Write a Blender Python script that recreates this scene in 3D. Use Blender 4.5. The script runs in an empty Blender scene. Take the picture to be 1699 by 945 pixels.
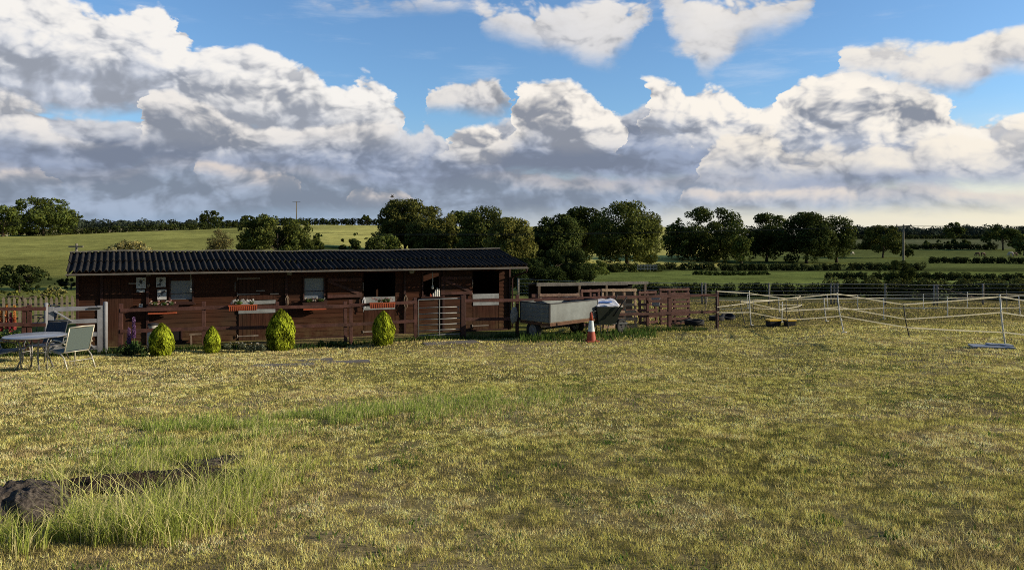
import bpy, math, random
import numpy as np
from mathutils import Vector, Matrix, Euler

rnd = random.Random(7)
RNG = np.random.default_rng(11)
S = bpy.context.scene
COL = S.collection
F = 1227.0; CX = 849.5; HY = 390.0; EYE = 1.6
R = math.radians

# ------------------------------------------------------------------ noise helpers
def _hash(ix, iy, seed):
    h = (ix.astype(np.int64)*374761393 + iy.astype(np.int64)*668265263 + seed*982451653) & 0xffffffff
    h = ((h ^ (h >> 13))*1274126177) & 0xffffffff
    return ((h ^ (h >> 16)) & 0xffff)/65535.0
def vnoise(x, y, seed=0):
    x = np.asarray(x, float); y = np.asarray(y, float)
    ix = np.floor(x); iy = np.floor(y); fx = x-ix; fy = y-iy
    fx = fx*fx*(3-2*fx); fy = fy*fy*(3-2*fy)
    a = _hash(ix, iy, seed); b = _hash(ix+1, iy, seed); c = _hash(ix, iy+1, seed); d = _hash(ix+1, iy+1, seed)
    return (a*(1-fx)+b*fx)*(1-fy)+(c*(1-fx)+d*fx)*fy
def fbm(x, y, seed=0, o=4):
    s = 0; a = .5; t = 0
    for k in range(o):
        s = s+a*vnoise(np.asarray(x)*2**k+k*17.3, np.asarray(y)*2**k-k*9.1, seed+k); t += a; a *= .5
    return s/t

# ------------------------------------------------------------------ terrain
DT = np.array([1, 2, 4, 8, 12, 17, 21, 26, 36, 48, 60, 80, 110, 150, 200, 300, 400, 550, 900, 2000, 9000.])
CT = [
 (-900, [1.68,1.76,1.93,2.26,2.58,3.0,3.28,3.34,3.4,3.6,3.8,3.9,3.6,3.0,2.2,1.0,-1.5,-4.5,-7,-14,-60]),
 (60,   [1.68,1.76,1.93,2.26,2.58,3.0,3.28,3.34,3.4,3.6,3.8,3.9,3.6,3.0,2.2,0.4,-1.5,-4.5,-7,-14,-60]),
 (300,  [1.68,1.76,1.93,2.26,2.58,3.0,3.28,3.34,3.4,3.6,3.8,3.9,3.6,2.8,1.6,-1.0,-4.0,-5.0,-6,-10,-40]),
 (520,  [1.68,1.76,1.93,2.26,2.58,3.0,3.28,3.34,3.4,3.6,3.8,3.7,3.3,2.1,1.1,-2.6,-6.0,-6.4,-6,-8,-30]),
 (850,  [1.68,1.76,1.93,2.26,2.58,2.98,3.22,3.34,3.5,4.1,4.8,5.6,6.2,6.5,5.7,-0.6,-5.0,-5.6,-5,-5,-10]),
 (1095, [1.68,1.76,1.93,2.26,2.58,2.94,3.16,3.30,3.8,4.35,4.9,5.3,6.0,6.6,6.5,-0.3,-4.9,-5.6,-4,-3,-6]),
 (1240, [1.68,1.76,1.93,2.26,2.56,2.88,3.08,3.26,3.8,4.45,4.9,5.3,6.1,6.8,7.4,6.0,2.5,0.5,0.5,0,-4]),
 (1400, [1.68,1.76,1.93,2.22,2.45,2.70,2.86,3.12,3.8,4.45,4.9,5.5,6.0,6.8,7.4,6.8,5.5,4.0,2.0,1,0]),
 (1660, [1.68,1.76,1.90,2.12,2.32,2.56,2.78,3.08,3.8,4.5,5.0,5.6,6.1,6.8,7.3,6.8,5.5,4.0,2.2,1,0]),
 (2600, [1.68,1.76,1.88,2.05,2.25,2.50,2.75,3.05,3.8,4.5,5.0,5.6,6.1,6.8,7.3,6.8,5.5,4.0,2.2,1,0]),
]
LG = np.linspace(0, math.log(9000.), 500)
_k = np.exp(-0.5*(np.arange(-14, 15)/6.0)**2); _k /= _k.sum()
TAB = []
for px, col in CT:
    v = np.interp(LG, np.log(DT), np.array(col))
    v = np.convolve(np.pad(v, 14, mode='edge'), _k, mode='valid')
    TAB.append(v)
TAB = np.array(TAB); CPX = np.array([c[0] for c in CT], float)
def ground(x, y):
    x = np.asarray(x, float); y = np.asarray(y, float)
    r = np.hypot(x, y)
    d = np.maximum(np.maximum(y, 0.55*r), 1.0)
    px = np.clip(CX+F*x/d, CPX[0], CPX[-1]-1e-3)
    i = np.clip(np.searchsorted(CPX, px, side='right')-1, 0, len(CPX)-2)
    t = (px-CPX[i])/(CPX[i+1]-CPX[i]); t = t*t*(3-2*t)
    g = np.clip(np.log(d)/LG[-1]*499, 0, 498.999); j = g.astype(int); f = g-j
    a = TAB[i, j]*(1-f)+TAB[i, j+1]*f; b = TAB[i+1, j]*(1-f)+TAB[i+1, j+1]*f
    z = EYE-(a*(1-t)+b*t)
    z = z+(fbm(x*.35, y*.35, 3, 3)-.5)*np.clip(d*.012, .05, .25)
    return z
def gz(x, y): return float(ground(x, y))
def at(px, py, d):
    return Vector(((px-CX)/F*d, d, EYE-(py-HY)/F*d))
_ds = np.exp(np.linspace(math.log(3), math.log(2500), 6000))
def hit(px, py):
    u = (px-CX)/F; v = (py-HY)/F
    zz = ground(u*_ds, _ds); ray = EYE-v*_ds
    k = int(np.argmax(ray < zz)); d = _ds[k]
    return Vector((u*d, d, float(zz[k])))

# ------------------------------------------------------------------ object helpers
def tag(o, label=None, cat=None, group=None, kind=None):
    if label: o['label'] = label
    if cat: o['category'] = cat
    if group: o['group'] = group
    if kind: o['kind'] = kind
    return o
def thing(name, label, cat, loc=(0, 0, 0), rz=0.0, group=None, rot=None):
    o = bpy.data.objects.new(name, None); COL.objects.link(o); o.empty_display_size = .2
    o.location = loc; o.rotation_euler = rot if rot else (0, 0, rz)
    return tag(o, label, cat, group)
def link(name, me, mat, parent=None):
    o = bpy.data.objects.new(name, me); COL.objects.link(o)
    if parent is not None: o.parent = parent
    if mat is not None and not me.materials: me.materials.append(mat)
    return o
def copy_tree(o, parent=None, **kw):
    c = o.copy(); COL.objects.link(c)
    if parent is not None: c.parent = parent
    for ch in list(o.children): copy_tree(ch, c)
    return c
class MB:
    def __init__(s): s.v = []; s.f = []; s.sm = []
    def quad(s, a, b, c, d, sm=False):
        n = len(s.v); s.v += [tuple(a), tuple(b), tuple(c), tuple(d)]; s.f.append((n, n+1, n+2, n+3)); s.sm.append(sm)
    def box(s, c, size, rot=None, bevel=0.0, taper=None):
        hx, hy, hz = size[0]/2, size[1]/2, size[2]/2
        c = Vector(c); m = rot if isinstance(rot, Matrix) else (Euler(rot).to_matrix() if rot else None)
        n = len(s.v)
        for z in (-hz, hz):
            k = 1.0 if (taper is None or z < 0) else taper
            for x, y in ((-hx, -hy), (hx, -hy), (hx, hy), (-hx, hy)):
                p = Vector((x*k, y*k, z))
                if m: p = m @ p
                s.v.append(tuple(c+p))
        for q in ((3, 2, 1, 0), (4, 5, 6, 7), (0, 1, 5, 4), (1, 2, 6, 5), (2, 3, 7, 6), (3, 0, 4, 7)):
            s.f.append(tuple(n+i for i in q)); s.sm.append(False)
    def bar(s, a, b, w, h, up=(0, 0, 1)):
        a = Vector(a); b = Vector(b); d = (b-a); L = d.length
        if L < 1e-6: return
        x = d/L; up = Vector(up)
        if abs(x.dot(up)) > .98: up = Vector((0, 1, 0))
        y = up.cross(x).normalized(); z = x.cross(y)
        m = Matrix((x, y, z)).transposed()
        s.box((a+b)/2, (L, w, h), m)
    def tube(s, pts, r, n=8, caps=True):
        pts = [Vector(p) for p in pts]; rr = r if isinstance(r, (list, tuple)) else [r]*len(pts)
        base = len(s.v); prev = None
        for i, p in enumerate(pts):
            t = (pts[min(i+1, len(pts)-1)]-pts[max(i-1, 0)]).normalized()
            if prev is None:
                prev = Vector((0, 0, 1)).cross(t)
                if prev.length < .05: prev = Vector((1, 0, 0))
            u = (prev-t*prev.dot(t)).normalized(); w = t.cross(u); prev = u
            for k in range(n):
                a = 2*math.pi*k/n
                s.v.append(tuple(p+(u*math.cos(a)+w*math.sin(a))*rr[i]))
        for i in range(len(pts)-1):
            for k in range(n):
                a = base+i*n+k; b = base+i*n+(k+1) % n
                s.f.append((a, b, b+n, a+n)); s.sm.append(True)
        if caps:
            s.f.append(tuple(base+k for k in reversed(range(n)))); s.sm.append(False)
            e = base+(len(pts)-1)*n
            s.f.append(tuple(e+k for k in range(n))); s.sm.append(False)
    def lathe(s, prof, n=24, c=(0, 0, 0), rot=None, caps=True):
        base = len(s.v); c = Vector(c); m = Euler(rot).to_matrix() if rot else None
        for r, z in prof:
            for k in range(n):
                a = 2*math.pi*k/n; p = Vector((r*math.cos(a), r*math.sin(a), z))
                if m: p = m @ p
                s.v.append(tuple(c+p))
        for i in range(len(prof)-1):
            for k in range(n):
                a = base+i*n+k; b = base+i*n+(k+1) % n
                s.f.append((a, b, b+n, a+n)); s.sm.append(True)
        if caps:
            s.f.append(tuple(base+k for k in reversed(range(n)))); s.sm.append(False)
            e = base+(len(prof)-1)*n
            s.f.append(tuple(e+k for k in range(n))); s.sm.append(False)
    def blob(s, c, rad, seed=0, amp=.15, nu=16, nv=10, freq=2.0):
        base = len(s.v); c = Vector(c)
        for j in range(nv+1):
            th = math.pi*j/nv
            for i in range(nu):
                ph = 2*math.pi*i/nu
                d = Vector((math.sin(th)*math.cos(ph), math.sin(th)*math.sin(ph), math.cos(th)))
                k = 1+amp*2*(float(fbm(d.x*freq+d.z*1.7+seed*3.1, d.y*freq-d.z*1.3+seed*5.7, seed, 5))-.5)
                s.v.append((c.x+d.x*rad[0]*k, c.y+d.y*rad[1]*k, c.z+d.z*rad[2]*k))
        for j in range(nv):
            for i in range(nu):
                a = base+j*nu+i; b = base+j*nu+(i+1) % nu
                s.f.append((a, a+nu, b+nu, b)); s.sm.append(True)
    def build(s, name, mat, parent=None, bevel=0.0):
        me = bpy.data.meshes.new(name); me.from_pydata(s.v, [], s.f)
        me.polygons.foreach_set('use_smooth', s.sm); me.update()
        o = link(name, me, mat, parent)
        if bevel:
            b = o.modifiers.new('bevel', 'BEVEL'); b.width = bevel; b.segments = 2; b.limit_method = 'ANGLE'
        return o
def np_mesh(name, verts, nper, cols=None, smooth=False):
    """verts (N*nper,3): N polygons of nper corners, cols (N,3)"""
    nv = len(verts); nf = nv//nper
    me = bpy.data.meshes.new(name)
    me.vertices.add(nv); me.vertices.foreach_set('co', np.ascontiguousarray(verts, dtype=np.float32).ravel())
    me.loops.add(nv); me.loops.foreach_set('vertex_index', np.arange(nv, dtype=np.int32))
    me.polygons.add(nf); me.polygons.foreach_set('loop_start', np.arange(0, nv, nper, dtype=np.int32))
    me.update(calc_edges=True)
    if cols is not None:
        c = np.ones((nv, 4), np.float32)
        c[:, :3] = np.repeat(cols, nper, axis=0) if len(cols) == nf else cols
        a = me.attributes.new('col', 'FLOAT_COLOR', 'POINT'); a.data.foreach_set('color', c.ravel())
    return me

# ------------------------------------------------------------------ materials
def newmat(name):
    m = bpy.data.materials.new(name); m.use_nodes = True
    nt = m.node_tree; nt.nodes.clear()
    return m, nt, nt.nodes, nt.links
def add_splash(m, z0, z1, colr):
    nt = m.node_tree; N = nt.nodes; L = nt.links; p = [n for n in N if n.type == 'BSDF_PRINCIPLED'][0]; src = p.inputs['Base Color'].links[0].from_socket
    tc = N.new('ShaderNodeTexCoord'); sp = N.new('ShaderNodeSeparateXYZ'); L.new(tc.outputs['Object'], sp.inputs[0])
    n = N.new('ShaderNodeTexNoise'); n.inputs['Scale'].default_value = 3.5; n.inputs['Detail'].default_value = 8; n.inputs['Roughness'].default_value = .7; L.new(tc.outputs['Object'], n.inputs['Vector'])
    r = N.new('ShaderNodeMapRange'); r.inputs[1].default_value = z1; r.inputs[2].default_value = z0; r.inputs[4].default_value = 1; L.new(sp.outputs[2], r.inputs[0])
    r2 = N.new('ShaderNodeMapRange'); r2.inputs[1].default_value = .38; r2.inputs[2].default_value = .68; L.new(n.outputs['Fac'], r2.inputs[0])
    mm = N.new('ShaderNodeMath'); mm.operation = 'MULTIPLY'; L.new(r.outputs[0], mm.inputs[0]); L.new(r2.outputs[0], mm.inputs[1])
    mx = N.new('ShaderNodeMixRGB'); mx.inputs[2].default_value = (*colr, 1); L.new(mm.outputs[0], mx.inputs[0]); L.new(src, mx.inputs[1]); L.new(mx.outputs[0], p.inputs['Base Color'])
def mat(name, c, rough=.7, var=.25, scale=6.0, bump=.0, metal=0.0, spec=.3, c2=None, stretch=(1, 1, 1), grime=0.0, bscale=None):
    m, nt, N, L = newmat(name)
    out = N.new('ShaderNodeOutputMaterial'); p = N.new('ShaderNodeBsdfPrincipled'); L.new(p.outputs[0], out.inputs[0])
    tc = N.new('ShaderNodeTexCoord'); mp = N.new('ShaderNodeMapping'); mp.inputs['Scale'].default_value = stretch
    L.new(tc.outputs['Object'], mp.inputs[0])
    n = N.new('ShaderNodeTexNoise'); n.inputs['Scale'].default_value = scale; n.inputs['Detail'].default_value = 6; n.inputs['Roughness'].default_value = .65
    L.new(mp.outputs[0], n.inputs['Vector'])
    r = N.new('ShaderNodeValToRGB'); e = r.color_ramp.elements
    c2 = c2 or tuple(min(1, x*(1+var)) for x in c); c1 = tuple(x*(1-var) for x in c)
    e[0].position = .3; e[0].color = (*c1, 1); e[1].position = .7; e[1].color = (*c2, 1)
    L.new(n.outputs['Fac'], r.inputs[0]); src = r.outputs[0]
    if grime:
        n2 = N.new('ShaderNodeTexNoise'); n2.inputs['Scale'].default_value = scale*.35; n2.inputs['Detail'].default_value = 8
        L.new(tc.outputs['Object'], n2.inputs['Vector'])
        rr = N.new('ShaderNodeMapRange'); rr.inputs['From Min'].default_value = .45; rr.inputs['From Max'].default_value = .75; rr.inputs['To Max'].default_value = grime
        L.new(n2.outputs['Fac'], rr.inputs[0])
        mx = N.new('ShaderNodeMixRGB'); mx.inputs[2].default_value = (.05, .04, .03, 1)
        L.new(rr.outputs[0], mx.inputs[0]); L.new(src, mx.inputs[1]); src = mx.outputs[0]
    L.new(src, p.inputs['Base Color'])
    p.inputs['Roughness'].default_value = rough; p.inputs['Metallic'].default_value = metal
    p.inputs['Specular IOR Level'].default_value = spec
    if bump:
        b = N.new('ShaderNodeBump'); b.inputs['Strength'].default_value = bump; b.inputs['Distance'].default_value = .02
        nb = N.new('ShaderNodeTexNoise'); nb.inputs['Scale'].default_value = bscale or scale*4; nb.inputs['Detail'].default_value = 5
        L.new(mp.outputs[0], nb.inputs['Vector']); L.new(nb.outputs['Fac'], b.inputs['Height']); L.new(b.outputs[0], p.inputs['Normal'])
    return m
def leafmat(name, trans=.3, gain=(1, 1, 1), rough=.6):
    m, nt, N, L = newmat(name)
    out = N.new('ShaderNodeOutputMaterial'); at_ = N.new('ShaderNodeAttribute'); at_.attribute_name = 'col'
    d = N.new('ShaderNodeBsdfDiffuse'); t = N.new('ShaderNodeBsdfTranslucent'); mx = N.new('ShaderNodeMixShader'); mx.inputs[0].default_value = trans
    g = N.new('ShaderNodeMixRGB'); g.blend_type = 'MULTIPLY'; g.inputs[0].default_value = 1; g.inputs[2].default_value = (*gain, 1)
    L.new(at_.outputs['Color'], g.inputs[1])
    L.new(g.outputs[0], d.inputs[0]); L.new(g.outputs[0], t.inputs[0]); L.new(d.outputs[0], mx.inputs[1]); L.new(t.outputs[0], mx.inputs[2]); L.new(mx.outputs[0], out.inputs[0])
    return m
LEAF = leafmat('foliage', .22); BLADE = leafmat('grass_blades', .35); PETAL = leafmat('petals', .3)
BARK = mat('bark', (.07, .055, .04), .95, .4, 5, .6, stretch=(1, 1, .2))
BROWN = mat('stained_boards', (.056, .0215, .0125), .8, .35, 2.2, .35, spec=.08, c2=(.088, .037, .022), stretch=(.35, 1, 5), grime=.55)
BROWNV = mat('stained_door_boards', (.053, .021, .0135), .8, .35, 2.2, .35, spec=.08, c2=(.084, .036, .023), stretch=(5, 1, .35), grime=.5)
add_splash(BROWN, .05, .85, (.125, .085, .045)); add_splash(BROWNV, .05, .7, (.11, .075, .04))
TRIM = mat('dark_trim', (.045, .018, .014), .7, .3, 4, .2)
FENCE = mat('red_brown_fence_paint', (.058, .022, .017), .8, .35, 3, .4, c2=(.13, .055, .045), stretch=(1, 1, 1), grime=.4)
ROOF = mat('bitumen_sheets', (.030, .028, .027), .95, .35, 3, .15, spec=.02, c2=(.050, .046, .043), bscale=40)
CAP = mat('ridge_felt', (.16, .15, .13), .85, .35, 5, .4)
EDGE = mat('weathered_fascia', (.15, .125, .10), .85, .3, 5, .3)
GALV = mat('galvanised_steel', (.26, .265, .26), .5, .2, 5, .15, metal=.35, grime=.3)
GALVD = mat('galvanised_trailer_sheet', (.18, .20, .20), .6, .22, 2.5, .12, metal=.15, grime=.5)
CHEW = mat('pale_chew_strip', (.30, .315, .32), .6, .22, 4, .2, grime=.5)
RUST = mat('rusty_steel', (.12, .06, .035), .85, .4, 8, .3)
DKMET = mat('dark_steel', (.03, .03, .032), .6, .3, 6, .1)
RUBBER = mat('rubber', (.022, .022, .022), .85, .3, 8, .3)
WHITEP = mat('white_painted_wood', (.27, .275, .30), .65, .18, 4, .2, grime=.35)
WHITEPL = mat('white_plastic', (.66, .65, .60), .5, .12, 5, .05)
TAPE = mat('cream_electric_tape', (.86, .83, .72), .6, .12, 8)
OLDWOOD = mat('weathered_wood', (.17, .125, .09), .9, .35, 4, .5, c2=(.28, .21, .15), stretch=(1, 1, 1))
PALE = mat('sunbleached_wood', (.24, .20, .145), .9, .25, 4, .4)
PALLET = mat('pallet_wood', (.34, .20, .14), .9, .35, 4, .4, c2=(.55, .37, .27))
REDBOARD = mat('reddish_pallet_boards', (.13, .065, .052), .9, .35, 4, .4, c2=(.24, .13, .105))
GREYWOOD = mat('grey_plank', (.24, .22, .19), .9, .25, 4, .4)
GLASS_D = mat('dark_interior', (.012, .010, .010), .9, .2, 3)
ORANGE = mat('terracotta_plastic', (.36, .085, .038), .5, .18, 6, .1)
CONEO = mat('faded_red_cone', (.42, .085, .05), .55, .15, 6, .1, grime=.25)
CONEW = mat('cone_reflective_band', (.66, .72, .74), .45, .12, 9)
ROCKM = mat('rough_boulder', (.016, .013, .012), .95, .5, 34, 1.0, spec=.1, c2=(.17, .14, .115), bscale=30)
SOILM = mat('dark_soil', (.03, .02, .014), .95, .5, 14, 1.0, spec=.1, c2=(.11, .078, .055))
SLABM = mat('concrete_slab', (.19, .16, .125), .9, .25, 5, .4, grime=.4)
BLUEB = mat('blue_grey_board', (.27, .295, .33), .55, .2, 3, .2, grime=.35)
CHAMP = mat('cream_metal_tube', (.50, .46, .36), .4, .12, 6, metal=.3)
SLING = mat('green_grey_sling', (.10, .13, .125), .7, .15, 60)
SLINGB = mat('navy_sling', (.045, .055, .08), .7, .2, 40)
TABLEG = mat('frosted_table_top', (.26, .26, .27), .25, .12, 3, spec=.6)
PAPER = mat('printed_paper', (.50, .50, .50), .6, .2, 6)
INK = mat('printed_dark', (.05, .05, .055), .6, .3, 20)
YELLOW = mat('yellow_plastic', (.75, .47, .03), .5, .15, 6)
BLUE = mat('blue_print', (.12, .22, .52), .5, .3, 8)
WHITEBAG = mat('white_woven_bag', (.62, .63, .68), .6, .15, 10, .3)
CREAM = mat('cream_enamel', (.55, .53, .48), .45, .2, 6, grime=.35)
STEELP = mat('pole_wood', (.20, .18, .15), .9, .2, 4, .3)

def tapemat():
    m, nt, N, L = newmat('cream_tape_ribbon'); out = N.new('ShaderNodeOutputMaterial')
    d = N.new('ShaderNodeBsdfDiffuse'); t = N.new('ShaderNodeBsdfTranslucent'); mx = N.new('ShaderNodeMixShader'); mx.inputs[0].default_value = .5
    tc = N.new('ShaderNodeTexCoord'); n = N.new('ShaderNodeTexNoise'); n.inputs['Scale'].default_value = 6; L.new(tc.outputs['Object'], n.inputs['Vector'])
    r = N.new('ShaderNodeValToRGB'); r.color_ramp.elements[0].color = (.80, .75, .60, 1); r.color_ramp.elements[1].color = (.95, .92, .80, 1); L.new(n.outputs['Fac'], r.inputs[0])
    L.new(r.outputs[0], d.inputs[0]); L.new(r.outputs[0], t.inputs[0]); L.new(d.outputs[0], mx.inputs[1]); L.new(t.outputs[0], mx.inputs[2]); L.new(mx.outputs[0], out.inputs[0]); return m
TAPE = tapemat()
def glass_pane():
    m, nt, N, L = newmat('reflecting_window_glass')
    out = N.new('ShaderNodeOutputMaterial'); p = N.new('ShaderNodeBsdfPrincipled'); L.new(p.outputs[0], out.inputs[0])
    p.inputs['Base Color'].default_value = (.17, .20, .25, 1); p.inputs['Roughness'].default_value = .18
    p.inputs['Specular IOR Level'].default_value = .8
    n = N.new('ShaderNodeTexNoise'); n.inputs['Scale'].default_value = 3
    r = N.new('ShaderNodeMapRange'); r.inputs['To Min'].default_value = .12; r.inputs['To Max'].default_value = .4
    L.new(n.outputs['Fac'], r.inputs[0]); L.new(r.outputs[0], p.inputs['Roughness'])
    return m
GLASS = glass_pane()

# ------------------------------------------------------------------ the ground
def region_color(x, y):
    """field colours (linear albedo) by place"""
    r = np.hypot(x, y); d = np.maximum(np.maximum(y, .55*r), 1); px = CX+F*x/d
    n = fbm(x*.02, y*.02, 21, 4); n2 = fbm(x*.5, y*.5, 5, 4)
    lawn = np.array([.195, .170, .062]); straw = np.array([.30, .235, .12])
    k = np.clip((fbm(x*.45, y*.45, 9, 4)-.42)*4, 0, 1)[:, None]
    c = lawn*(1-k)+straw*k
    def blend(c, col, w, var=.25):
        w = np.clip(w, 0, 1)[:, None]
        cc = np.array(col)[None, :]*(1+var*2*(n-.5))[:, None]
        return c*(1-w)+cc*w
    c = blend(c, (.125, .105, .05), (d-25)/3*np.clip((px-1000)/100, 0, 1))          # paddock
    c = blend(c, (.17, .18, .05), (d-24)/2*np.clip((1000-px)/100, 0, 1))
    c = blend(c, (.075, .09, .028), (d-52)/4)
    c = blend(c, (.25, .245, .065), (d-66)/4*np.clip((900-px)/60, 0, 1))
    c = blend(c, (.17, .205, .055), (d-66)/3*np.clip((px-900)/60, 0, 1)*np.clip((132-d)/4, 0, 1), .35)
    c = blend(c, (.14, .165, .05), (d-150)/10*np.clip((px-1200)/60, 0, 1))  # right-hand fields: cloud shade painted in as a darker albedo
    c = blend(c, (.33, .325, .09), (d-110)/20*np.clip((460-px)/60, 0, 1), .3)
    c = blend(c, (.065, .09, .028), (d-95)/4*np.clip((px-460)/40, 0, 1)*np.clip((148-d)/3, 0, 1)*np.clip((900-px)/60, 0, 1))  # shaded foot of the hill, painted as a darker green
    c = blend(c, (.46, .43, .13), (d-148)/4*np.clip((px-440)/40, 0, 1)*np.clip((1200-px)/40, 0, 1), .35)  # sunlit upper hill, its brightness painted into the colour
    c = blend(c, (.42, .34, .18), (d-330)/6*np.clip((300-px)/30, 0, 1)*np.clip((700-d)/50, 0, 1), .1)
    c = blend(c, (.12, .14, .045), (d-235)/6*np.clip((px-1240)/40, 0, 1)*np.clip((330-d)/6, 0, 1), .3)
    c = blend(c, (.13, .14, .07), (d-335)/6*np.clip((px-1240)/40, 0, 1), .3)
    c = blend(c, (.05, .07, .035), (d-900)/200)
    return c
def build_ground():
    az = np.concatenate([np.linspace(-math.pi, -.8, 50)[:-1], np.linspace(-.8, .8, 620), np.linspace(.8, math.pi, 50)[1:-1]])
    rr = np.concatenate([[.01], np.exp(np.linspace(math.log(.6), math.log(9000), 420))])
    A, RR = np.meshgrid(az, rr, indexing='ij')
    x = (RR*np.sin(A)).ravel(); y = (RR*np.cos(A)).ravel(); z = ground(x, y)
    na, nr = len(az), len(rr)
    me = bpy.data.meshes.new('ground')
    me.vertices.add(len(x)); me.vertices.foreach_set('co', np.stack([x, y, z], 1).astype(np.float32).ravel())
    i = np.arange(na)[:, None]; j = np.arange(nr-1)[None, :]; i2 = (i+1) % na
    q = np.stack([i*nr+j+0*i, i2*nr+j, i2*nr+j+1, i*nr+j+1], -1).reshape(-1, 4)
    me.loops.add(q.size); me.loops.foreach_set('vertex_index', q.ravel().astype(np.int32))
    me.polygons.add(len(q)); me.polygons.foreach_set('loop_start', np.arange(0, q.size, 4, dtype=np.int32))
    me.update(calc_edges=True); me.polygons.foreach_set('use_smooth', [True]*len(q))
    c = np.ones((len(x), 4), np.float32); c[:, :3] = region_color(x, y)
    a = me.attributes.new('col', 'FLOAT_COLOR', 'POINT'); a.data.foreach_set('color', c.ravel())
    m, nt, N, L = newmat('turf_and_fields')
    out = N.new('ShaderNodeOutputMaterial'); d = N.new('ShaderNodeBsdfDiffuse'); L.new(d.outputs[0], out.inputs[0])
    at_ = N.new('ShaderNodeAttribute'); at_.attribute_name = 'col'
    geo = N.new('ShaderNodeNewGeometry')
    vals = []
    for sc_, lo, hi in ((26, .55, 1.45), (3.0, .7, 1.35), (.35, .72, 1.3), (.05, .8, 1.2)):
        n = N.new('ShaderNodeTexNoise'); n.inputs['Scale'].default_value = sc_; n.inputs['Detail'].default_value = 4; n.inputs['Roughness'].default_value = .7
        L.new(geo.outputs['Position'], n.inputs['Vector'])
        r = N.new('ShaderNodeMapRange'); r.inputs['From Min'].default_value = .3; r.inputs['From Max'].default_value = .7
        r.inputs['To Min'].default_value = lo; r.inputs['To Max'].default_value = hi; L.new(n.outputs['Fac'], r.inputs[0]); vals.append(r.outputs[0])
    cur = vals[0]
    for v in vals[1:]:
        mm = N.new('ShaderNodeMath'); mm.operation = 'MULTIPLY'; L.new(cur, mm.inputs[0]); L.new(v, mm.inputs[1]); cur = mm.outputs[0]
    vm = N.new('ShaderNodeVectorMath'); vm.operation = 'SCALE'; L.new(at_.outputs['Vector'], vm.inputs[0]); L.new(cur, vm.inputs['Scale'])
    L.new(vm.outputs[0], d.inputs[0])
    b = N.new('ShaderNodeBump'); b.inputs['Strength'].default_value = .8; b.inputs['Distance'].default_value = .05
    nb = N.new('ShaderNodeTexNoise'); nb.inputs['Scale'].default_value = 9; nb.inputs['Detail'].default_value = 8; nb.inputs['Roughness'].default_value = .75
    L.new(geo.outputs['Position'], nb.inputs['Vector']); L.new(nb.outputs['Fac'], b.inputs['Height']); L.new(b.outputs[0], d.inputs['Normal'])
    o = link('ground', me, m); tag(o, kind='structure')
build_ground()

# ------------------------------------------------------------------ grass
def blades(x, y, h, w, col, lean=.5, seg=1, name='grass', colvar=.25, wind=(0, 0)):
    n = len(x); z = ground(x, y)-.004
    a = RNG.uniform(0, 2*math.pi, n); dx = np.cos(a); dy = np.sin(a)
    la = RNG.uniform(0, 2*math.pi, n); ll = RNG.uniform(.1, 1, n)*lean*h
    lx = np.cos(la)*ll+wind[0]*h; ly = np.sin(la)*ll+wind[1]*h
    P = np.stack([x, y, z], 1); W = np.stack([dx*w*.5, dy*w*.5, 0*x], 1)
    T = np.stack([lx, ly, h*np.sqrt(np.clip(1-(ll/h)**2*.62, .16, 1))], 1)
    cv = 1+RNG.uniform(-colvar, colvar, n)
    C = np.clip(col*cv[:, None], 0, 1)
    if seg == 1:
        V = np.stack([P-W, P+W, P+T], 1).reshape(-1, 3)
        return V, 3, C
    # three quads folded into one curved strip
    ts = [0, .38, .72, 1.0]; out = []; cc = []
    def pt(t):
        return P+np.stack([T[:, 0]*t**2.1, T[:, 1]*t**2.1, T[:, 2]*(t if True else 0)*(1-.18*t*t)], 1)
    for k in range(3):
        t0, t1 = ts[k], ts[k+1]; w0 = (1-t0**1.5)+.02; w1 = (1-t1**1.5)+.02
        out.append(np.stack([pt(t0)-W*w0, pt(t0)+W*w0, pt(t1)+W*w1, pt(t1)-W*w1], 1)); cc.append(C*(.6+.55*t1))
    V = np.concatenate(out, 0).reshape(-1, 3)
    return V, 4, np.concatenate(cc, 0)
GREEN = np.array([.46, .44, .105]); STRAW = np.array([1.0, .76, .43]); OLIVE = np.array([.80, .67, .24])
def lawn_col(x, y):
    k = np.clip((fbm(x*.9, y*.9, 9, 4)-.36)*2.6, 0, 1)
    k2 = np.clip((fbm(x*3.1, y*3.1, 31, 3)-.35)*2.5, 0, 1)
    k = np.clip(.30*k+.32*k2+.16+RNG.uniform(-.36, .36, len(x)), 0, 1)
    left = np.clip((-x)/6, 0, 1)*.18
    k = np.clip(k+left-.05, 0, 1)[:, None]
    c = np.where(k < .5, GREEN*(1-2*k)+OLIVE*2*k, OLIVE*(2-2*k)+STRAW*(2*k-1))
    f = fbm(x*11, y*8, 55, 2); f2 = fbm(x*1.6, y*1.1, 58, 3); c = c*(np.clip(.58+(f-.3)*2.2, .46, 1.35)*np.clip(.98+(f2-.45)*.45, .85, 1.1))[:, None]
    return c
def scatter(d0, d1, dens):
    wd = .78*d1+(4.5 if d1 < 22 else 8); n = int(2*wd*(d1-d0)*dens)
    y = RNG.uniform(d0, d1, n); x = RNG.uniform(-wd, wd, n); k = np.abs(x) < .78*y+(4.5 if d1 < 22 else 8)
    return x[k], y[k]
def clear_mask(x, y):
    # keep blades out of the soil strip by the stable and off the pads
    lx = (x-X0)*math.cos(TH)+(y-Y0)*math.sin(TH); ly = -(x-X0)*math.sin(TH)+(y-Y0)*math.cos(TH)
    return ~((ly > -1.75) & (lx > -.5) & (lx < 13.8))
TH = R(20); Y0 = 21.5; X0 = (127-CX)/F*Y0; SZ = EYE-3.36
V3 = []; C3 = []
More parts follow.
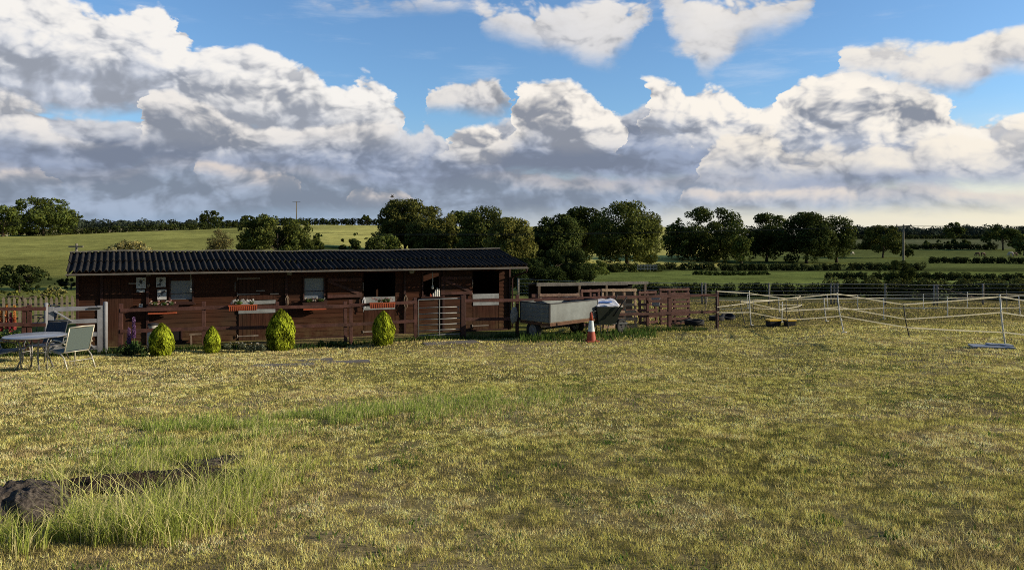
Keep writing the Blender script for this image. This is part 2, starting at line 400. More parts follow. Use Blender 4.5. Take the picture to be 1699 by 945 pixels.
for d0, d1, dens, h, w in ((.8, 3, 3000, .031, .0075), (3.0, 6, 8000, .031, .0052), (6, 9, 5200, .032, .0072), (9, 14, 2500, .034, .0105), (14, 21, 1100, .038, .017), (21, 30, 380, .045, .03), (30, 52, 80, .07, .055)):
    x, y = scatter(d0, d1, dens); k = clear_mask(x, y)
    px = CX+F*x/y
    if d0 >= 21: k &= ~((px < 900) & (y > 24))
    x, y = x[k], y[k]
    lush = fbm(x*.9, y*.9, 44, 3)
    bare = fbm(x*4.5, y*3.2, 77, 3); kk = RNG.uniform(size=len(x)) < np.clip((.74-bare)*5, .2, 1); x, y, lush = x[kk], y[kk], lush[kk]
    hh = h*RNG.uniform(.5, 1.35, len(x))*(.65+.8*lush)
    c = lawn_col(x, y)
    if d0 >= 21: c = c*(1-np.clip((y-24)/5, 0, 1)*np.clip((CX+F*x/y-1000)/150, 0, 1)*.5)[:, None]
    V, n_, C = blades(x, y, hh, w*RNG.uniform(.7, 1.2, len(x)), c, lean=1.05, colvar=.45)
    V3.append(V); C3.append(C)
me = np_mesh('lawn_grass', np.concatenate(V3), 3, np.concatenate(C3))
tag(link('lawn_grass', me, BLADE), 'short mown lawn grass, patchy straw and green', 'grass', kind='stuff')

def line_pts(a, b, n, jit):
    pa = hit(*a); pb = hit(*b); t = RNG.uniform(0, 1, n)
    return pa.x+(pb.x-pa.x)*t+RNG.normal(0, jit, n), pa.y+(pb.y-pa.y)*t+RNG.normal(0, jit*.9, n)
def long_grass(name, segs, hh, w, col, label, seg=3, lean=.55, wind=(.1, 0), dry=.35):
    V4 = []; C4 = []
    for a, b, n, jit, hs in segs:
        x, y = line_pts(a, b, n, jit); k = fbm(x*2.2, y*2.2, 8, 3) > .40; x, y = x[k], y[k]
        h = hh*hs*RNG.uniform(.35, 1.15, len(x))
        c = np.array(col)[None, :]*np.ones((len(x), 1)); m = RNG.uniform(0, 1, len(x)) < dry
        c[m] = np.array([.72, .64, .30])
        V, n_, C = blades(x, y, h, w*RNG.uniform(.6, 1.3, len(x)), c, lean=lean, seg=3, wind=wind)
        V4.append(V); C4.append(C)
    me = np_mesh(name, np.concatenate(V4), 4, np.concatenate(C4))
    return tag(link(name, me, BLADE), label, 'grass', kind='stuff')
long_grass('long_grass', [((170, 715), (420, 705), 3400, .35, .75), ((400, 700), (700, 685), 5600, .50, .85), ((640, 680), (900, 655), 5200, .60, .75),
                          ((200, 750), (420, 725), 2600, .28, .9)], .17, .008, (.34, .43, .09), 'belt of longer green grass across the left half of the lawn', dry=.22)
long_grass('tall_grass', [((90, 800), (250, 785), 1300, .20, .75), ((40, 890), (210, 900), 1500, .20, 1.0), ((-20, 893), (110, 890), 900, .10, .8), ((190, 890), (360, 860), 1900, .22, .95), ((330, 850), (460, 790), 1500, .24, .85),
                          ((230, 775), (470, 745), 1500, .20, .8), ((430, 800), (530, 760), 420, .25, .5), ((120, 850), (330, 815), 420, .12, .8), ((250, 800), (400, 772), 260, .12, .7)],
           .31, .0062, (.42, .48, .10), 'tall seeding grass growing around the dark boulder and stones', lean=.85, wind=(.10, .02), dry=.32)
long_grass('seeding_grass', [((90, 868), (215, 858), 90, .10, 1.0), ((300, 830), (450, 790), 90, .18, .8), ((120, 880), (400, 860), 110, .22, .9), ((400, 770), (470, 750), 60, .1, .85)],
           .60, .0062, (.72, .72, .22), 'long pale arching grass stems beside the dark boulder', lean=.95, wind=(-.12, .05), dry=.5)
V = []; C = []
for q in range(420):
    y0_ = math.sqrt(RNG.uniform(3.4**2, 15**2)); x0_ = RNG.uniform(-.8, .8)*y0_; n = 26; rr_ = RNG.uniform(.05, .16)
    x = x0_+RNG.normal(0, rr_, n); y = y0_+RNG.normal(0, rr_, n)
    a_, n_, c_ = blades(x, y, RNG.uniform(.02, .055, n), RNG.uniform(.012, .024, n), np.array([.10, .17, .035])*np.ones((n, 1)), lean=1.0)
    V.append(a_); C.append(c_)
tag(link('clover_patches', np_mesh('clover_patches', np.concatenate(V), 3, np.concatenate(C)), BLADE), 'darker clover and weed leaves scattered through the mown lawn', 'weeds', kind='stuff')
# weeds along the front fence and below the trailer
def local2w(s, t): return X0+s*math.cos(TH)-t*math.sin(TH), Y0+s*math.sin(TH)+t*math.cos(TH)
n = 5200; s_ = RNG.uniform(-3, 20, n); t_ = -2.15+RNG.normal(0, .13, n)
x = X0+s_*math.cos(TH)-t_*math.sin(TH); y = Y0+s_*math.sin(TH)+t_*math.cos(TH)
V, n_, C = blades(x, y, RNG.uniform(.05, .24, n)*(.4+1.1*fbm(s_*1.3, t_, 61, 3)), RNG.uniform(.012, .03, n), np.array([.06, .10, .025])*np.ones((n, 1)), lean=.5, seg=3)
tag(link('fence_weeds', np_mesh('fence_weeds', V, 4, C), BLADE), 'dark weeds and rough grass along the foot of the brown fence', 'weeds', kind='stuff')
n = 1500; px_ = RNG.uniform(862, 1090, n); dd = 23.2+RNG.normal(0, .55, n)+(px_-862)*.006
x = (px_-CX)/F*dd; y = dd
V, n_, C = blades(x, y, RNG.uniform(.08, .34, n)*(.3+1.2*fbm(x*1.5, y*1.5, 71, 3)), RNG.uniform(.015, .04, n), np.array([.09, .15, .035])*np.ones((n, 1)), lean=.6, seg=3)
tag(link('trailer_weeds', np_mesh('trailer_weeds', V, 4, C), BLADE), 'green weeds growing up under the grey trailer', 'weeds', kind='stuff')

# ------------------------------------------------------------------ trees
def leaves_on(centres, radii, n, size, base, var, seed, squash=.85, fill=.25, yel=.25, aspect=.7, up=0.0):
    g = np.random.default_rng(seed)
    centres = np.array(centres, float); radii = np.array(radii, float)
    p = radii**2/np.sum(radii**2); idx = g.choice(len(radii), n, p=p)
    d = g.normal(size=(n, 3)); d /= np.linalg.norm(d, axis=1)[:, None]
    rad = np.where(g.uniform(size=n) < fill, g.uniform(.35, .95, n), g.normal(1.0, .09, n))
    P = centres[idx]+d*(radii[idx]*rad)[:, None]*np.array([1, 1, squash])
    nrm = d+g.normal(size=(n, 3))*.55; nrm[:, 2] += up; nrm /= np.linalg.norm(nrm, axis=1)[:, None]
    t = np.cross(nrm, g.normal(size=(n, 3))); t /= np.linalg.norm(t, axis=1)[:, None]; b = np.cross(nrm, t)
    s = (size*g.uniform(.55, 1.35, n))[:, None]
    V = np.stack([P-t*s*.5, P-b*s*.5*aspect+t*s*.05, P+t*s*.5, P+b*s*.5*aspect], 1).reshape(-1, 3)
    lob = g.uniform(1-var, 1+var, len(radii))[idx]
    c = np.array(base)[None, :]*(lob*g.uniform(.65, 1.35, n))[:, None]
    y = (g.uniform(size=n) < yel)[:, None]; c = np.where(y, c*np.array([1.5, 1.3, .9]), c)
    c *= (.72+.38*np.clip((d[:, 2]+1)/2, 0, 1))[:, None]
    return V, np.clip(c, 0, 1)
def tree(px, d, w_px, top_py, label, col=(.055, .075, .022), name='oak_tree', cat='tree', base_py=None, lobes=26, leaf=None, n=None, trunk=.32,
         group=None, seed=None, low=.04, open_=0.0, flat=.0, bare=False, yel=.25):
    seed = seed if seed is not None else int(px*7+d)
    g = random.Random(seed)
    x = (px-CX)/F*d; z0 = gz(x, d)
    H = EYE-(top_py-HY)/F*d-z0; W = w_px*1.07/F*d
    leaf = leaf or max(.17, d*.0026)
    root = thing(name, label, cat, (x, d, z0), 0, group)
    cs = []; rs = []
    cw = W/2; zc = H*(low+(1-low)/2); hh = H*(1-low)/2
    z0c = H*low; hc = H-z0c
    def wid(zn): return (.74+.26*min(1, zn/.3)) if zn < .34 else max(0.0, 1-((zn-.34)/.66)**2.3)**.5
    for q in range(lobes):
        zn = g.uniform(.02, .97); r = min(cw, hc/2)*g.uniform(.20, .36); a = g.uniform(0, 2*math.pi)
        zz_ = z0c+hc*zn; zz_ = min(max(zz_, z0c+r*.75), H-r*.8)
        rad = max(0, wid(zn)*cw-r*.9)*g.uniform(.82, 1.04)
        cs.append((math.cos(a)*rad, math.sin(a)*rad, zz_)); rs.append(r)
    for q in range(5 if lobes < 26 else 11):
        r = min(cw, hc/2)*g.uniform(.46, .58); a = g.uniform(0, 2*math.pi)
        cs.append((math.cos(a)*(cw-r)*.7, math.sin(a)*(cw-r)*.7, min(H-r*1.1, max(z0c+r*.7, z0c+hc*g.uniform(.3, .6))))); rs.append(r)
    for _ in range(lobes):    # small outline lobes that break the edge
        zn = g.uniform(.02, .98); r = min(cw, hc/2)*g.uniform(.09, .17); a = g.uniform(0, 2*math.pi)
        rad = max(0, wid(zn)*cw-r*.4)*g.uniform(.92, 1.06)
        cs.append((math.cos(a)*rad, math.sin(a)*rad, z0c+hc*zn)); rs.append(r)
    area = sum(4*math.pi*r*r for r in rs)
    n = n or int(min(34000, max(1500, area/(leaf*leaf)*(2.2-2.2*open_))))
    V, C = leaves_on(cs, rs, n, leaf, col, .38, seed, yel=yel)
    link('crown', np_mesh('crown', V, 4, C), LEAF, root)
    m = MB(); tr = max(.06, H*.028)
    top = H*.6; lean = g.uniform(-.04, .04)*H
    m.tube([(0, 0, -.3), (0, 0, H*.08), (lean*.4, 0, H*.25), (lean, 0, top)], [tr*1.5, tr, tr*.85, tr*.3], 8)
    for q in range(7):
        a = g.uniform(0, 6.28); z1 = H*g.uniform(.16, .4); r1 = cw*g.uniform(.45, .8); z2 = z1+H*g.uniform(.12, .4)
        m.tube([(lean*.5, 0, z1), (math.cos(a)*r1*.5, math.sin(a)*r1*.5, z1+(z2-z1)*.6), (math.cos(a)*r1, math.sin(a)*r1, z2)], [tr*.5, tr*.34, tr*.12], 6)
    m.build('trunk', BARK, root)
    return root
DK = (.066, .088, .028); MD = (.095, .125, .034); LT = (.115, .135, .040); OLV = (.13, .14, .045)
def hedge(pts, h, w, leaf, col, label, name='hedge', seed=1, group=None, density=1.0, rough=.3):
    """pts: list of (px, d)"""
    g = np.random.default_rng(seed); P = [Vector(((px-CX)/F*d, d, 0)) for px, d in pts]
    cs = []; rs = []
    org = P[0].copy(); org.z = gz(org.x, org.y)
    for a, b in zip(P[:-1], P[1:]):
        L = (b-a).length; k = max(2, int(L/(h*.42)))
        for i in range(k):
            t = (i+g.uniform(0, 1))/k; p = a.lerp(b, t)
            for lay in (.3, .72):
                r = h*g.uniform(.34, .48)*(1+rough*g.uniform(-.4, .5))
                q = (p.x+g.normal()*w*.2, p.y+g.normal()*w*.2)
                cs.append((q[0]-org.x, q[1]-org.y, gz(*q)-org.z+h*lay*g.uniform(.85, 1+rough*.5))); rs.append(r)
    area = sum(4*math.pi*r*r for r in rs); n = int(min(60000, area/(leaf*leaf)*2.0*density))
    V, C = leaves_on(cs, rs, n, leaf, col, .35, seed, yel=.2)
    o = link(name, np_mesh(name, V, 4, C), LEAF); o.location = org
    return tag(o, label, 'hedge', group)

tree(72, 300, 100, 328, 'big round oak alone at the left end of the ridge hedge', MD, lobes=34, low=.10)
tree(4, 285, 56, 341, 'tree cut by the left edge of the picture beside the big round oak', MD, lobes=22)
tree(350, 398, 42, 349, 'small round tree on the ridge above the hedge, left of the far pole', DK, lobes=16)
tree(414, 410, 34, 358, 'low flat-topped tree on the ridge just left of the wide bushy tree', DK, lobes=12)
tree(350, 430, 60, 362, 'low tree crown peeping behind the ridge hedge', DK, name='field_tree', lobes=10) if False else None
tree(460, 100, 124, 357, 'wide bushy tree rising behind the middle of the stable roof', (.09, .112, .032), name='bushy_tree', lobes=34, low=.02)
tree(365, 88, 44, 380, 'thin brownish young tree with open crown behind the roof', (.13, .12, .055), name='young_tree', lobes=20, leaf=.15, n=4200, open_=.4)
tree(527, 112, 22, 387, 'small dark thorn bush just right of the wide bushy tree', DK, name='thorn_bush', cat='bush', lobes=8, low=.02)
tree(568, 118, 12, 396, 'smallest thorn bush in the bright gap behind the roof', DK, name='thorn_bush', cat='bush', lobes=6, low=.02)
tree(589, 115, 20, 384, 'slim upright thorn bush in the bright gap behind the roof', DK, name='thorn_bush', cat='bush', lobes=8, low=.02)
tree(620, 118, 32, 382, 'dark thorn bush touching the left side of the tall tree group', DK, name='thorn_bush', cat='bush', lobes=10, low=.02)
tree(607, 395, 13, 357, 'tiny round tree standing on the far ridge hedge', DK, name='ridge_tree', lobes=6, low=.4)
tree(672, 150, 96, 331, 'tallest tree of the group behind the stable, with a domed top', (.11, .12, .036), name='mixed_tree', lobes=30, low=.03)
tree(718, 142, 84, 343, 'olive tree with an uneven top right of the domed tree', (.125, .135, .04), name='mixed_tree', lobes=26, low=.03)
tree(762, 150, 60, 351, 'darker lower tree in the middle of the group behind the stable', MD, name='mixed_tree', lobes=20, low=.03)
tree(808, 135, 96, 343, 'broad dark tree above the right half of the stable roof', (.09, .108, .032), name='mixed_tree', lobes=30, low=.03)
tree(848, 118, 84, 362, 'yellow-green sunlit tree behind the right end of the stable roof', (.15, .155, .045), name='mixed_tree', lobes=28, low=.02)
tree(640, 120, 50, 388, 'low rounded shrub under the tall group by the roof ridge', MD, name='low_shrub', cat='bush', lobes=14, low=.02)
tree(925, 140, 88, 357, 'dark broad tree left of the tall oaks in the middle distance', DK, lobes=28, low=.03)
tree(968, 172, 78, 344, 'oak with rounded top between the dark tree and the largest oak', (.06, .08, .024), lobes=24, low=.05)
tree(1040, 160, 116, 335, 'largest spreading oak in the middle, gaps of light in its crown', (.105, .125, .036), lobes=40, open_=.22, low=.05)
tree(1172, 190, 134, 346, 'wide dark oak standing alone right of the bright hill gap', DK, lobes=40, open_=.18, low=.03)
tree(1230, 178, 36, 375, 'low pale-lit tree at the right foot of the wide dark oak', MD, name='field_tree', lobes=12, low=.05)
tree(1272, 200, 78, 354, 'dark oak second in the row right of the wide dark oak', DK, lobes=26, open_=.25, low=.08)
tree(1338, 190, 90, 353, 'bulky dark oak in the middle of the right-hand row', (.052, .07, .024), lobes=30, open_=.12, low=.04)
tree(1388, 196, 62, 358, 'slimmer oak with open crown at the right end of the row', DK, lobes=20, open_=.3, low=.1)
tree(1465, 232, 66, 374, 'lone round oak standing in the field left of the wooden pole', (.09, .108, .032), lobes=24, open_=.1, low=.14)
tree(1506, 236, 22, 408, 'small dark tree just right of the wooden pole', DK, name='field_tree', lobes=8, low=.05)
tree(1583, 520, 34, 369, 'distant oak rising above the far wood line', DK, lobes=12, low=.15)
tree(1664, 320, 58, 372, 'dark oak at the field edge near the right side', DK, lobes=22, low=.12)
tree(1699, 255, 34, 388, 'dark tree cut by the right edge of the picture', DK, name='field_tree', lobes=14, low=.05)
tree(1488, 74, 58, 432, 'bush at the foot of the wooden power pole', (.05, .065, .02), name='hawthorn_bush', cat='bush', lobes=18, low=.02, leaf=.14)
for px, t, w, lab in ((1538, 399, 12, 'leftmost of the small dark trees in the far field'), (1558, 398, 9, 'small pointed tree second from the left in the far field'), (1571, 399, 9, 'small pointed tree third from the left in the far field'),
                      (1584, 397, 12, 'small pointed tree fourth from the left in the far field'), (1601, 398, 18, 'rightmost, widest of the small dark trees in the far field')):
    tree(px, 345, w, t, lab, DK, name='small_conifer', lobes=7, low=.02, group='small dark trees in the far field')
# low dark scrub right of the stable
for px, d, w, t, lab in ((872, 62, 70, 428, 'dark scrub bush right behind the stable end'), (905, 70, 70, 414, 'dark scrub bush below the broad dark tree'), (950, 74, 64, 416, 'rounded dark bush left of the green strip field'),
                         (985, 96, 50, 432, 'green bush at the left end of the strip field')):
    tree(px, d, w, t, lab, (.03, .045, .016) if d < 80 else MD, name='scrub_bush', cat='bush', lobes=18, low=.0, leaf=.15)
tree(32, 47, 84, 440, 'dark round bush on the left behind the picket fence', (.035, .05, .018), name='dark_bush', cat='bush', lobes=22, low=.0, leaf=.15)
tree(90, 40, 40, 476, 'bush with pale blossom beside the left end of the stable', (.20, .21, .09), name='blossom_bush', cat='bush', lobes=14, low=.0, leaf=.09, yel=.5)
tree(38, 38, 120, 483, 'low yellow-green bush mound behind the picket fence', (.13, .15, .04), name='mound_bush', cat='bush', lobes=18, low=.0, leaf=.12)
tree(118, 50, 60, 462, 'shadowy bush between the blossom bush and the stable', (.03, .045, .016), name='dark_bush', cat='bush', lobes=12, low=0, leaf=.13)
tree(215, 50, 84, 400, 'pale elder bush in flower showing above the roof', (.24, .23, .11), name='elder_bush', cat='bush', lobes=26, low=.0, leaf=.13, yel=.5)

hedge([(20, 305), (120, 318), (250, 330), (420, 372)], 2.6, 1.6, .62, (.045, .06, .022), 'dark field hedge climbing the ridge on the left', seed=3)
hedge([(355, 385), (480, 392), (560, 395), (645, 398)], 3.2, 1.6, .8, (.035, .05, .02), 'dark hedge along the skyline of the bright hill', seed=4)
hedge([(1380, 56), (1480, 56), (1600, 55), (1780, 53)], 1.35, 1.2, .15, (.075, .085, .028), 'taller right end of the near hedge behind the wire fence', seed=15)
hedge([(860, 58), (1000, 58), (1150, 58), (1300, 58), (1430, 57)], .95, 1.2, .15, (.045, .058, .02), 'long near hedge behind the wire fence', seed=5)
hedge([(985, 124), (1050, 126), (1100, 128)], 1.3, 1.5, .25, (.07, .09, .03), 'bright bramble hedge under the largest oak', seed=6)
hedge([(1090, 136), (1200, 137), (1300, 138), (1420, 140), (1530, 140)], 1.1, 2.6, .3, (.055, .07, .026), 'scrubby hedge along the feet of the right-hand oaks', seed=7, rough=.6)
hedge([(1370, 100), (1420, 98), (1470, 97)], .85, 1.2, .2, (.050, .064, .024), 'short dark hedge left of the wooden pole', seed=8)
hedge([(1505, 97), (1600, 96), (1760, 92)], .9, 1.2, .2, (.050, .064, .024), 'dark hedge running right from the wooden pole', seed=9)
hedge([(1540, 190), (1620, 188), (1760, 180)], 1.4, 1.6, .36, (.050, .064, .024), 'dark hedge across the mid field at the right', seed=10)
hedge([(1412, 330), (1520, 332), (1655, 325)], 2.2, 1.6, .6, (.050, .064, .024), 'far dark hedge behind the lone round oak', seed=11)
hedge([(1150, 112), (1200, 114), (1275, 116)], .5, 1.0, .2, (.05, .075, .024), 'low rough hedge at the back of the green strip field', seed=12, rough=.7)
hedge([(1420, 640), (1560, 650), (1800, 640)], 3.2, 3, 1.1, (.050, .064, .024), 'farthest dark hedge before the woods on the right', seed=13)

def wood(name, px0, px1, d, depth, hgt, n, leaf, col, label, seed):
    g = np.random.default_rng(seed); cs = []; rs = []
    for i in range(n):
        px = g.uniform(px0, px1); dd = d+g.uniform(0, depth); x = (px-CX)/F*dd; r = hgt*g.uniform(.28, .5)
        hz = hgt*g.uniform(.35, .72)*(.75+.5*float(fbm(px*.02, 0, seed)))
        cs.append((x, dd, gz(x, dd)+hz)); rs.append(r)
        cs.append((x+g.normal()*r, dd, gz(x, dd)+hz*.4)); rs.append(r)
    V, C = leaves_on(cs, rs, int(n*150), leaf, col, .3, seed, yel=.1)
    return tag(link(name, np_mesh(name, V, 4, C), LEAF), label, 'wood', kind='stuff')
wood('distant_wood', 110, 345, 900, 160, 13, 120, 2.6, (.060, .078, .055), 'distant wood on the left skyline', 1)  # this and the two below: bluish distance haze painted into the leaf colour
wood('distant_wood', 1405, 1860, 900, 200, 13, 240, 2.6, (.045, .060, .046), 'distant wood along the right skyline', 2)
wood('distant_wood', -400, 60, 700, 160, 16, 60, 2.6, (.055, .07, .045), 'distant wood behind the trees at the left edge', 3)

# ------------------------------------------------------------------ stable block
def W(px, py):
    u = (px-CX)/F; s = (u*Y0-X0)/(math.cos(TH)-u*math.sin(TH))
    Y = Y0+s*math.sin(TH)
    return s, EYE-(py-HY)/F*Y-SZ
def Wx(px): return W(px, 500)[0]
stable = thing('stable_block', 'long dark brown timber stable block under a corrugated black roof', 'stables', (X0, Y0, SZ), TH)
SL = Wx(847); WH = 2.33; DEP = 3.7
def rect(px0, px1, py0, py1):
    s0 = Wx(px0); s1 = Wx(px1); pm = (px0+px1)/2
    return [s0, s1, W(pm, py1)[1], W(pm, py0)[1]]
win1 = rect(283, 319, 463, 500); win2 = rect(505, 537, 461, 495); win3 = rect(702, 728, 453, 489)
op3 = rect(603, 656, 449, 560); op3[2] = -.05; op4 = rect(784, 828, 448, 548); op4[2] = -.05
holes = [win1, win2, win3, op3, op4]
def boarded(m, x0, x1, z0, z1, y=0, pitch=.142, holes=(), dirv=1):
    z = z0
    while z < z1-1e-4:
        zt = min(z+pitch, z1); zm = (z+zt)/2
        segs = [(x0, x1)]
        for h in holes:
            if h[2] < zm < h[3]:
                ns = []
                for a, b in segs:
                    if h[1] <= a or h[0] >= b: ns.append((a, b)); continue
                    if h[0] > a: ns.append((a, h[0]))
                    if h[1] < b: ns.append((h[1], b))
                segs = ns
        for a, b in segs:
            m.quad((a, y-.016, z), (b, y-.016, z), (b, y-.002, zt), (a, y-.002, zt))
            m.quad((a, y+.0, z), (b, y+.0, z), (b, y-.016, z), (a, y-.016, z))
        z = zt
m = MB(); boarded(m, 0, SL, -.15, WH, 0, holes=holes)
m.build('front_wall', BROWN, stable)
for xx, sgn in ((0, -1), (SL, 1)):
    m = MB(); m.box((xx-sgn*.03, DEP/2+.01, WH/2-.1), (.06, DEP, WH+.2)); m.build('end_wall', BROWN, stable)
m = MB(); m.box((SL/2, DEP+.03, WH/2-.1), (SL, .05, WH+.2)); m.build('back_wall', BROWN, stable)
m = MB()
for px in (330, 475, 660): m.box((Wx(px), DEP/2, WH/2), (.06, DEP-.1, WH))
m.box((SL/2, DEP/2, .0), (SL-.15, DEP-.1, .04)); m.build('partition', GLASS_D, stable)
for px in (129, 169, 245, 475, 671, 735, 845):
    m = MB(); m.box((Wx(px), -.045, WH/2-.08), (.075, .055, WH+.14)); m.build('wall_post', TRIM, stable, .004)
m = MB(); m.box((SL/2, -.035, .02), (SL, .06, .14)); m.build('bottom_rail', TRIM, stable)
# corrugated roof
EV = -.86; RV = 1.78; ZE = 2.32; ZR = 2.80
xe0, xe1 = -.10, SL+.32; xr0, xr1 = -.50, SL+.20
pitchw = .165; nx = int((xe1-xe0)/pitchw*8)
def roofmesh(name, y0, y1, z0, z1, xa0, xa1, xb0, xb1, lift=0, ny=5):
    vs = []; fs = []
    for j in range(ny+1):
        t = j/ny
        for i in range(nx+1):
            s = i/nx; xa = xa0+(xa1-xa0)*s; xb = xb0+(xb1-xb0)*s; x = xa+(xb-xa)*t
            ph = (xa-xe0)/pitchw*2*math.pi
            z = z0+(z1-z0)*t+.036*math.cos(ph)+lift
            z += .02*math.sin(x*.55+.6)+.012*math.sin(x*1.9)
            vs.append((x, y0+(y1-y0)*t, z))
    w = nx+1
    for j in range(ny):
        for i in range(nx): a = j*w+i; fs.append((a, a+1, a+1+w, a+w))
    me = bpy.data.meshes.new(name); me.from_pydata(vs, [], fs); me.polygons.foreach_set('use_smooth', [True]*len(fs)); me.update()
    o = link(name, me, ROOF, stable)
    sd = o.modifiers.new('thickness', 'SOLIDIFY'); sd.thickness = .006; sd.offset = 0
    return o
tm = .46
ym = EV+(RV-EV)*tm; zm = ZE+(ZR-ZE)*tm
xm0 = xe0+(xr0-xe0)*tm; xm1 = xe1+(xr1-xe1)*tm
roofmesh('roof_sheet', EV, ym+.1, ZE, zm+.01, xe0, xe1, xm0, xm1)
roofmesh('roof_sheet', ym, RV, zm+.016, ZR+.016, xm0, xm1, xr0, xr1)
roofmesh('roof_sheet', DEP+.35, RV, 2.42, ZR+.016, xe0, xe1, xr0, xr1)
m = MB(); pts = []
for i in range(41):
    x = xr0+(xr1-xr0)*i/40; pts.append((x, RV, ZR+.045+.02*math.sin(x*.55+.6)+.012*math.sin(x*1.9)+rnd.uniform(-.008, .008)))
for a, b in zip(pts[:-1], pts[1:]):
    m.bar(a, b, .22, .035)
m.build('ridge_cap', CAP, stable)
m = MB(); m.bar((xe0, EV+.02, ZE-.075), (xe1, EV+.02, ZE-.075), .03, .06); m.build('fascia', EDGE, stable)
m = MB(); m.bar((xe0, EV-.04, ZE-.07), (xe1, EV-.04, ZE-.09), .075, .035); m.build('gutter', mat('grey_gutter', (.12, .11, .10), .6, .3, 4), stable)
m = MB()
m.tube([(SL+.28, EV-.02, ZE-.10), (SL+.28, EV+.02, ZE-.22), (SL+.05, -.12, ZE-.42), (SL+.03, -.10, ZE-.5), (SL+.03, -.10, .1)], .03, 8)
m.build('downpipe', TRIM, stable)
for sx in np.linspace(.05, SL-.05, 14):
    m = MB(); m.bar((sx, EV+.04, ZE-.06), (sx, .05, ZE-.06+.15), .05, .08); m.build('rafter', TRIM, stable)
m = MB(); m.quad((.0, -.02, WH), (SL, -.02, WH), (SL, .03, WH+.12), (0, .03, WH+.12)); m.build('eaves_board', TRIM, stable)
for px in (125,):
    m = MB(); m.bar((xe0+.03, EV+.05, ZE-.08), (xr0+.03, RV, ZR-.06), .03, .14); m.build('bargeboard', TRIM, stable)
m = MB(); m.bar((xe1-.03, EV+.05, ZE-.08), (xr1-.03, RV, ZR-.06), .03, .14); m.build('bargeboard', TRIM, stable)
# windows
def window(r, pane=True, sill=True, slatted=False):
    x0, x1, z0, z1 = r; w = .05
    m = MB()
    for (a, b, c, d_) in ((x0-w, x0, z0-w, z1+w), (x1, x1+w, z0-w, z1+w), (x0, x1, z0-w, z0), (x0, x1, z1, z1+w)):
        m.box(((a+b)/2, -.02, (c+d_)/2), (b-a, .06, d_-c))
    fr = m.build('window', TRIM, stable, .003)
    if pane:
        m = MB(); m.box(((x0+x1)/2, .03, (z0+z1)/2), (x1-x0, .006, z1-z0)); m.build('pane', GLASS, fr)
        zz = z0+(z1-z0)*.36
        m = MB(); m.box(((x0+x1)/2, .012, zz), (x1-x0, .02, .018)); m.build('glazing_bar', TRIM, fr)
        m = MB(); m.box(((x0+x1)/2, .05, (z0+zz)/2), (x1-x0-.01, .004, (zz-z0)-.02)); m.build('net_curtain', mat('net', (.30, .32, .34), .9, .4, 14), fr)
    if sill:
        m = MB(); m.box(((x0+x1)/2, -.07, z0-.07), (x1-x0+.2, .16, .035)); m.build('sill', TRIM, fr, .003)
    return fr
window(win1); window(win2); window(win3, pane=False)
def strap(m, x, z, L, y): m.box((x+L/2, y, z), (L, .008, .035)); m.tube([(x, y, z-.05), (x, y, z+.05)], .014, 6)
HINGE = mat('pale_hinge_steel', (.26, .22, .19), .7, .3, 8, grime=.3)
def leaf_door(name, x0, x1, z0, z1, y=-.03, brace=False, strips=(), hinges=(), vertical=True, flip=False):
    root = bpy.data.objects.new(name, None); COL.objects.link(root); root.parent = stable; root.empty_display_size = .1
    m = MB(); w = .115; x = x0
    if vertical:
        while x < x1-.01:
            e = min(x+w, x1); m.box(((x+e)/2, y, (z0+z1)/2), (e-x-.005, .024, z1-z0)); x = e
        m.box(((x0+x1)/2, y+.018, (z0+z1)/2), (x1-x0-.01, .01, z1-z0-.01))
    else:
        z = z0
        while z < z1-.01:
            e = min(z+.13, z1); m.box(((x0+x1)/2, y, (z+e)/2), (x1-x0, .024, e-z-.006)); z = e
        m.box(((x0+x1)/2, y+.018, (z0+z1)/2), (x1-x0-.01, .01, z1-z0-.01))
    m.build('door_boards', BROWNV if vertical else BROWN, root)
    if brace:
        m = MB(); yb = y-.028
        m.box(((x0+x1)/2, yb, z1-.07), (x1-x0, .03, .10)); m.box(((x0+x1)/2, yb, z0+.07), (x1-x0, .03, .10))
        m.bar((x0+.03, yb-.002, z1-.13), (x1-.03, yb-.002, z0+.13), .026, .09, up=(0, 1, 0)) if False else m.box(((x0+x1)/2, yb-.001, (z0+z1)/2), (math.hypot(x1-x0, z1-z0-.2)-.04, .026, .09), (0, math.atan2(z1-z0-.2, x1-x0)*(1 if not flip else -1), 0))
        m.build('z_brace', FENCE, root)
    for (a, b) in strips:
        m = MB(); m.box(((x0+x1)/2, y-.024, (a+b)/2), (x1-x0+.01, .012, b-a)); m.build('chew_strip', CHEW, root)
    for z, L in hinges:
        m = MB(); strap(m, x0-.04, z, L, y-.022); m.build('hinge', HINGE, root)
    return root
def zz(px, py): return W(px, py)[1]
# first door (closed), far left
leaf_door('stable_door', Wx(171), Wx(221), .08, zz(196, 490), hinges=())
leaf_door('stable_door', Wx(171), Wx(221), zz(196, 489), zz(196, 462))
# second door (closed) both leaves
leaf_door('stable_door', Wx(396), Wx(457), .08, zz(426, 503), strips=((zz(426, 519), zz(426, 510)), (zz(426, 504), zz(426, 498))), hinges=((zz(400, 557), .62),))
leaf_door('stable_door', Wx(396), Wx(457), zz(426, 497), zz(426, 461), hinges=((zz(395, 462), .66), (zz(395, 488), .66)))
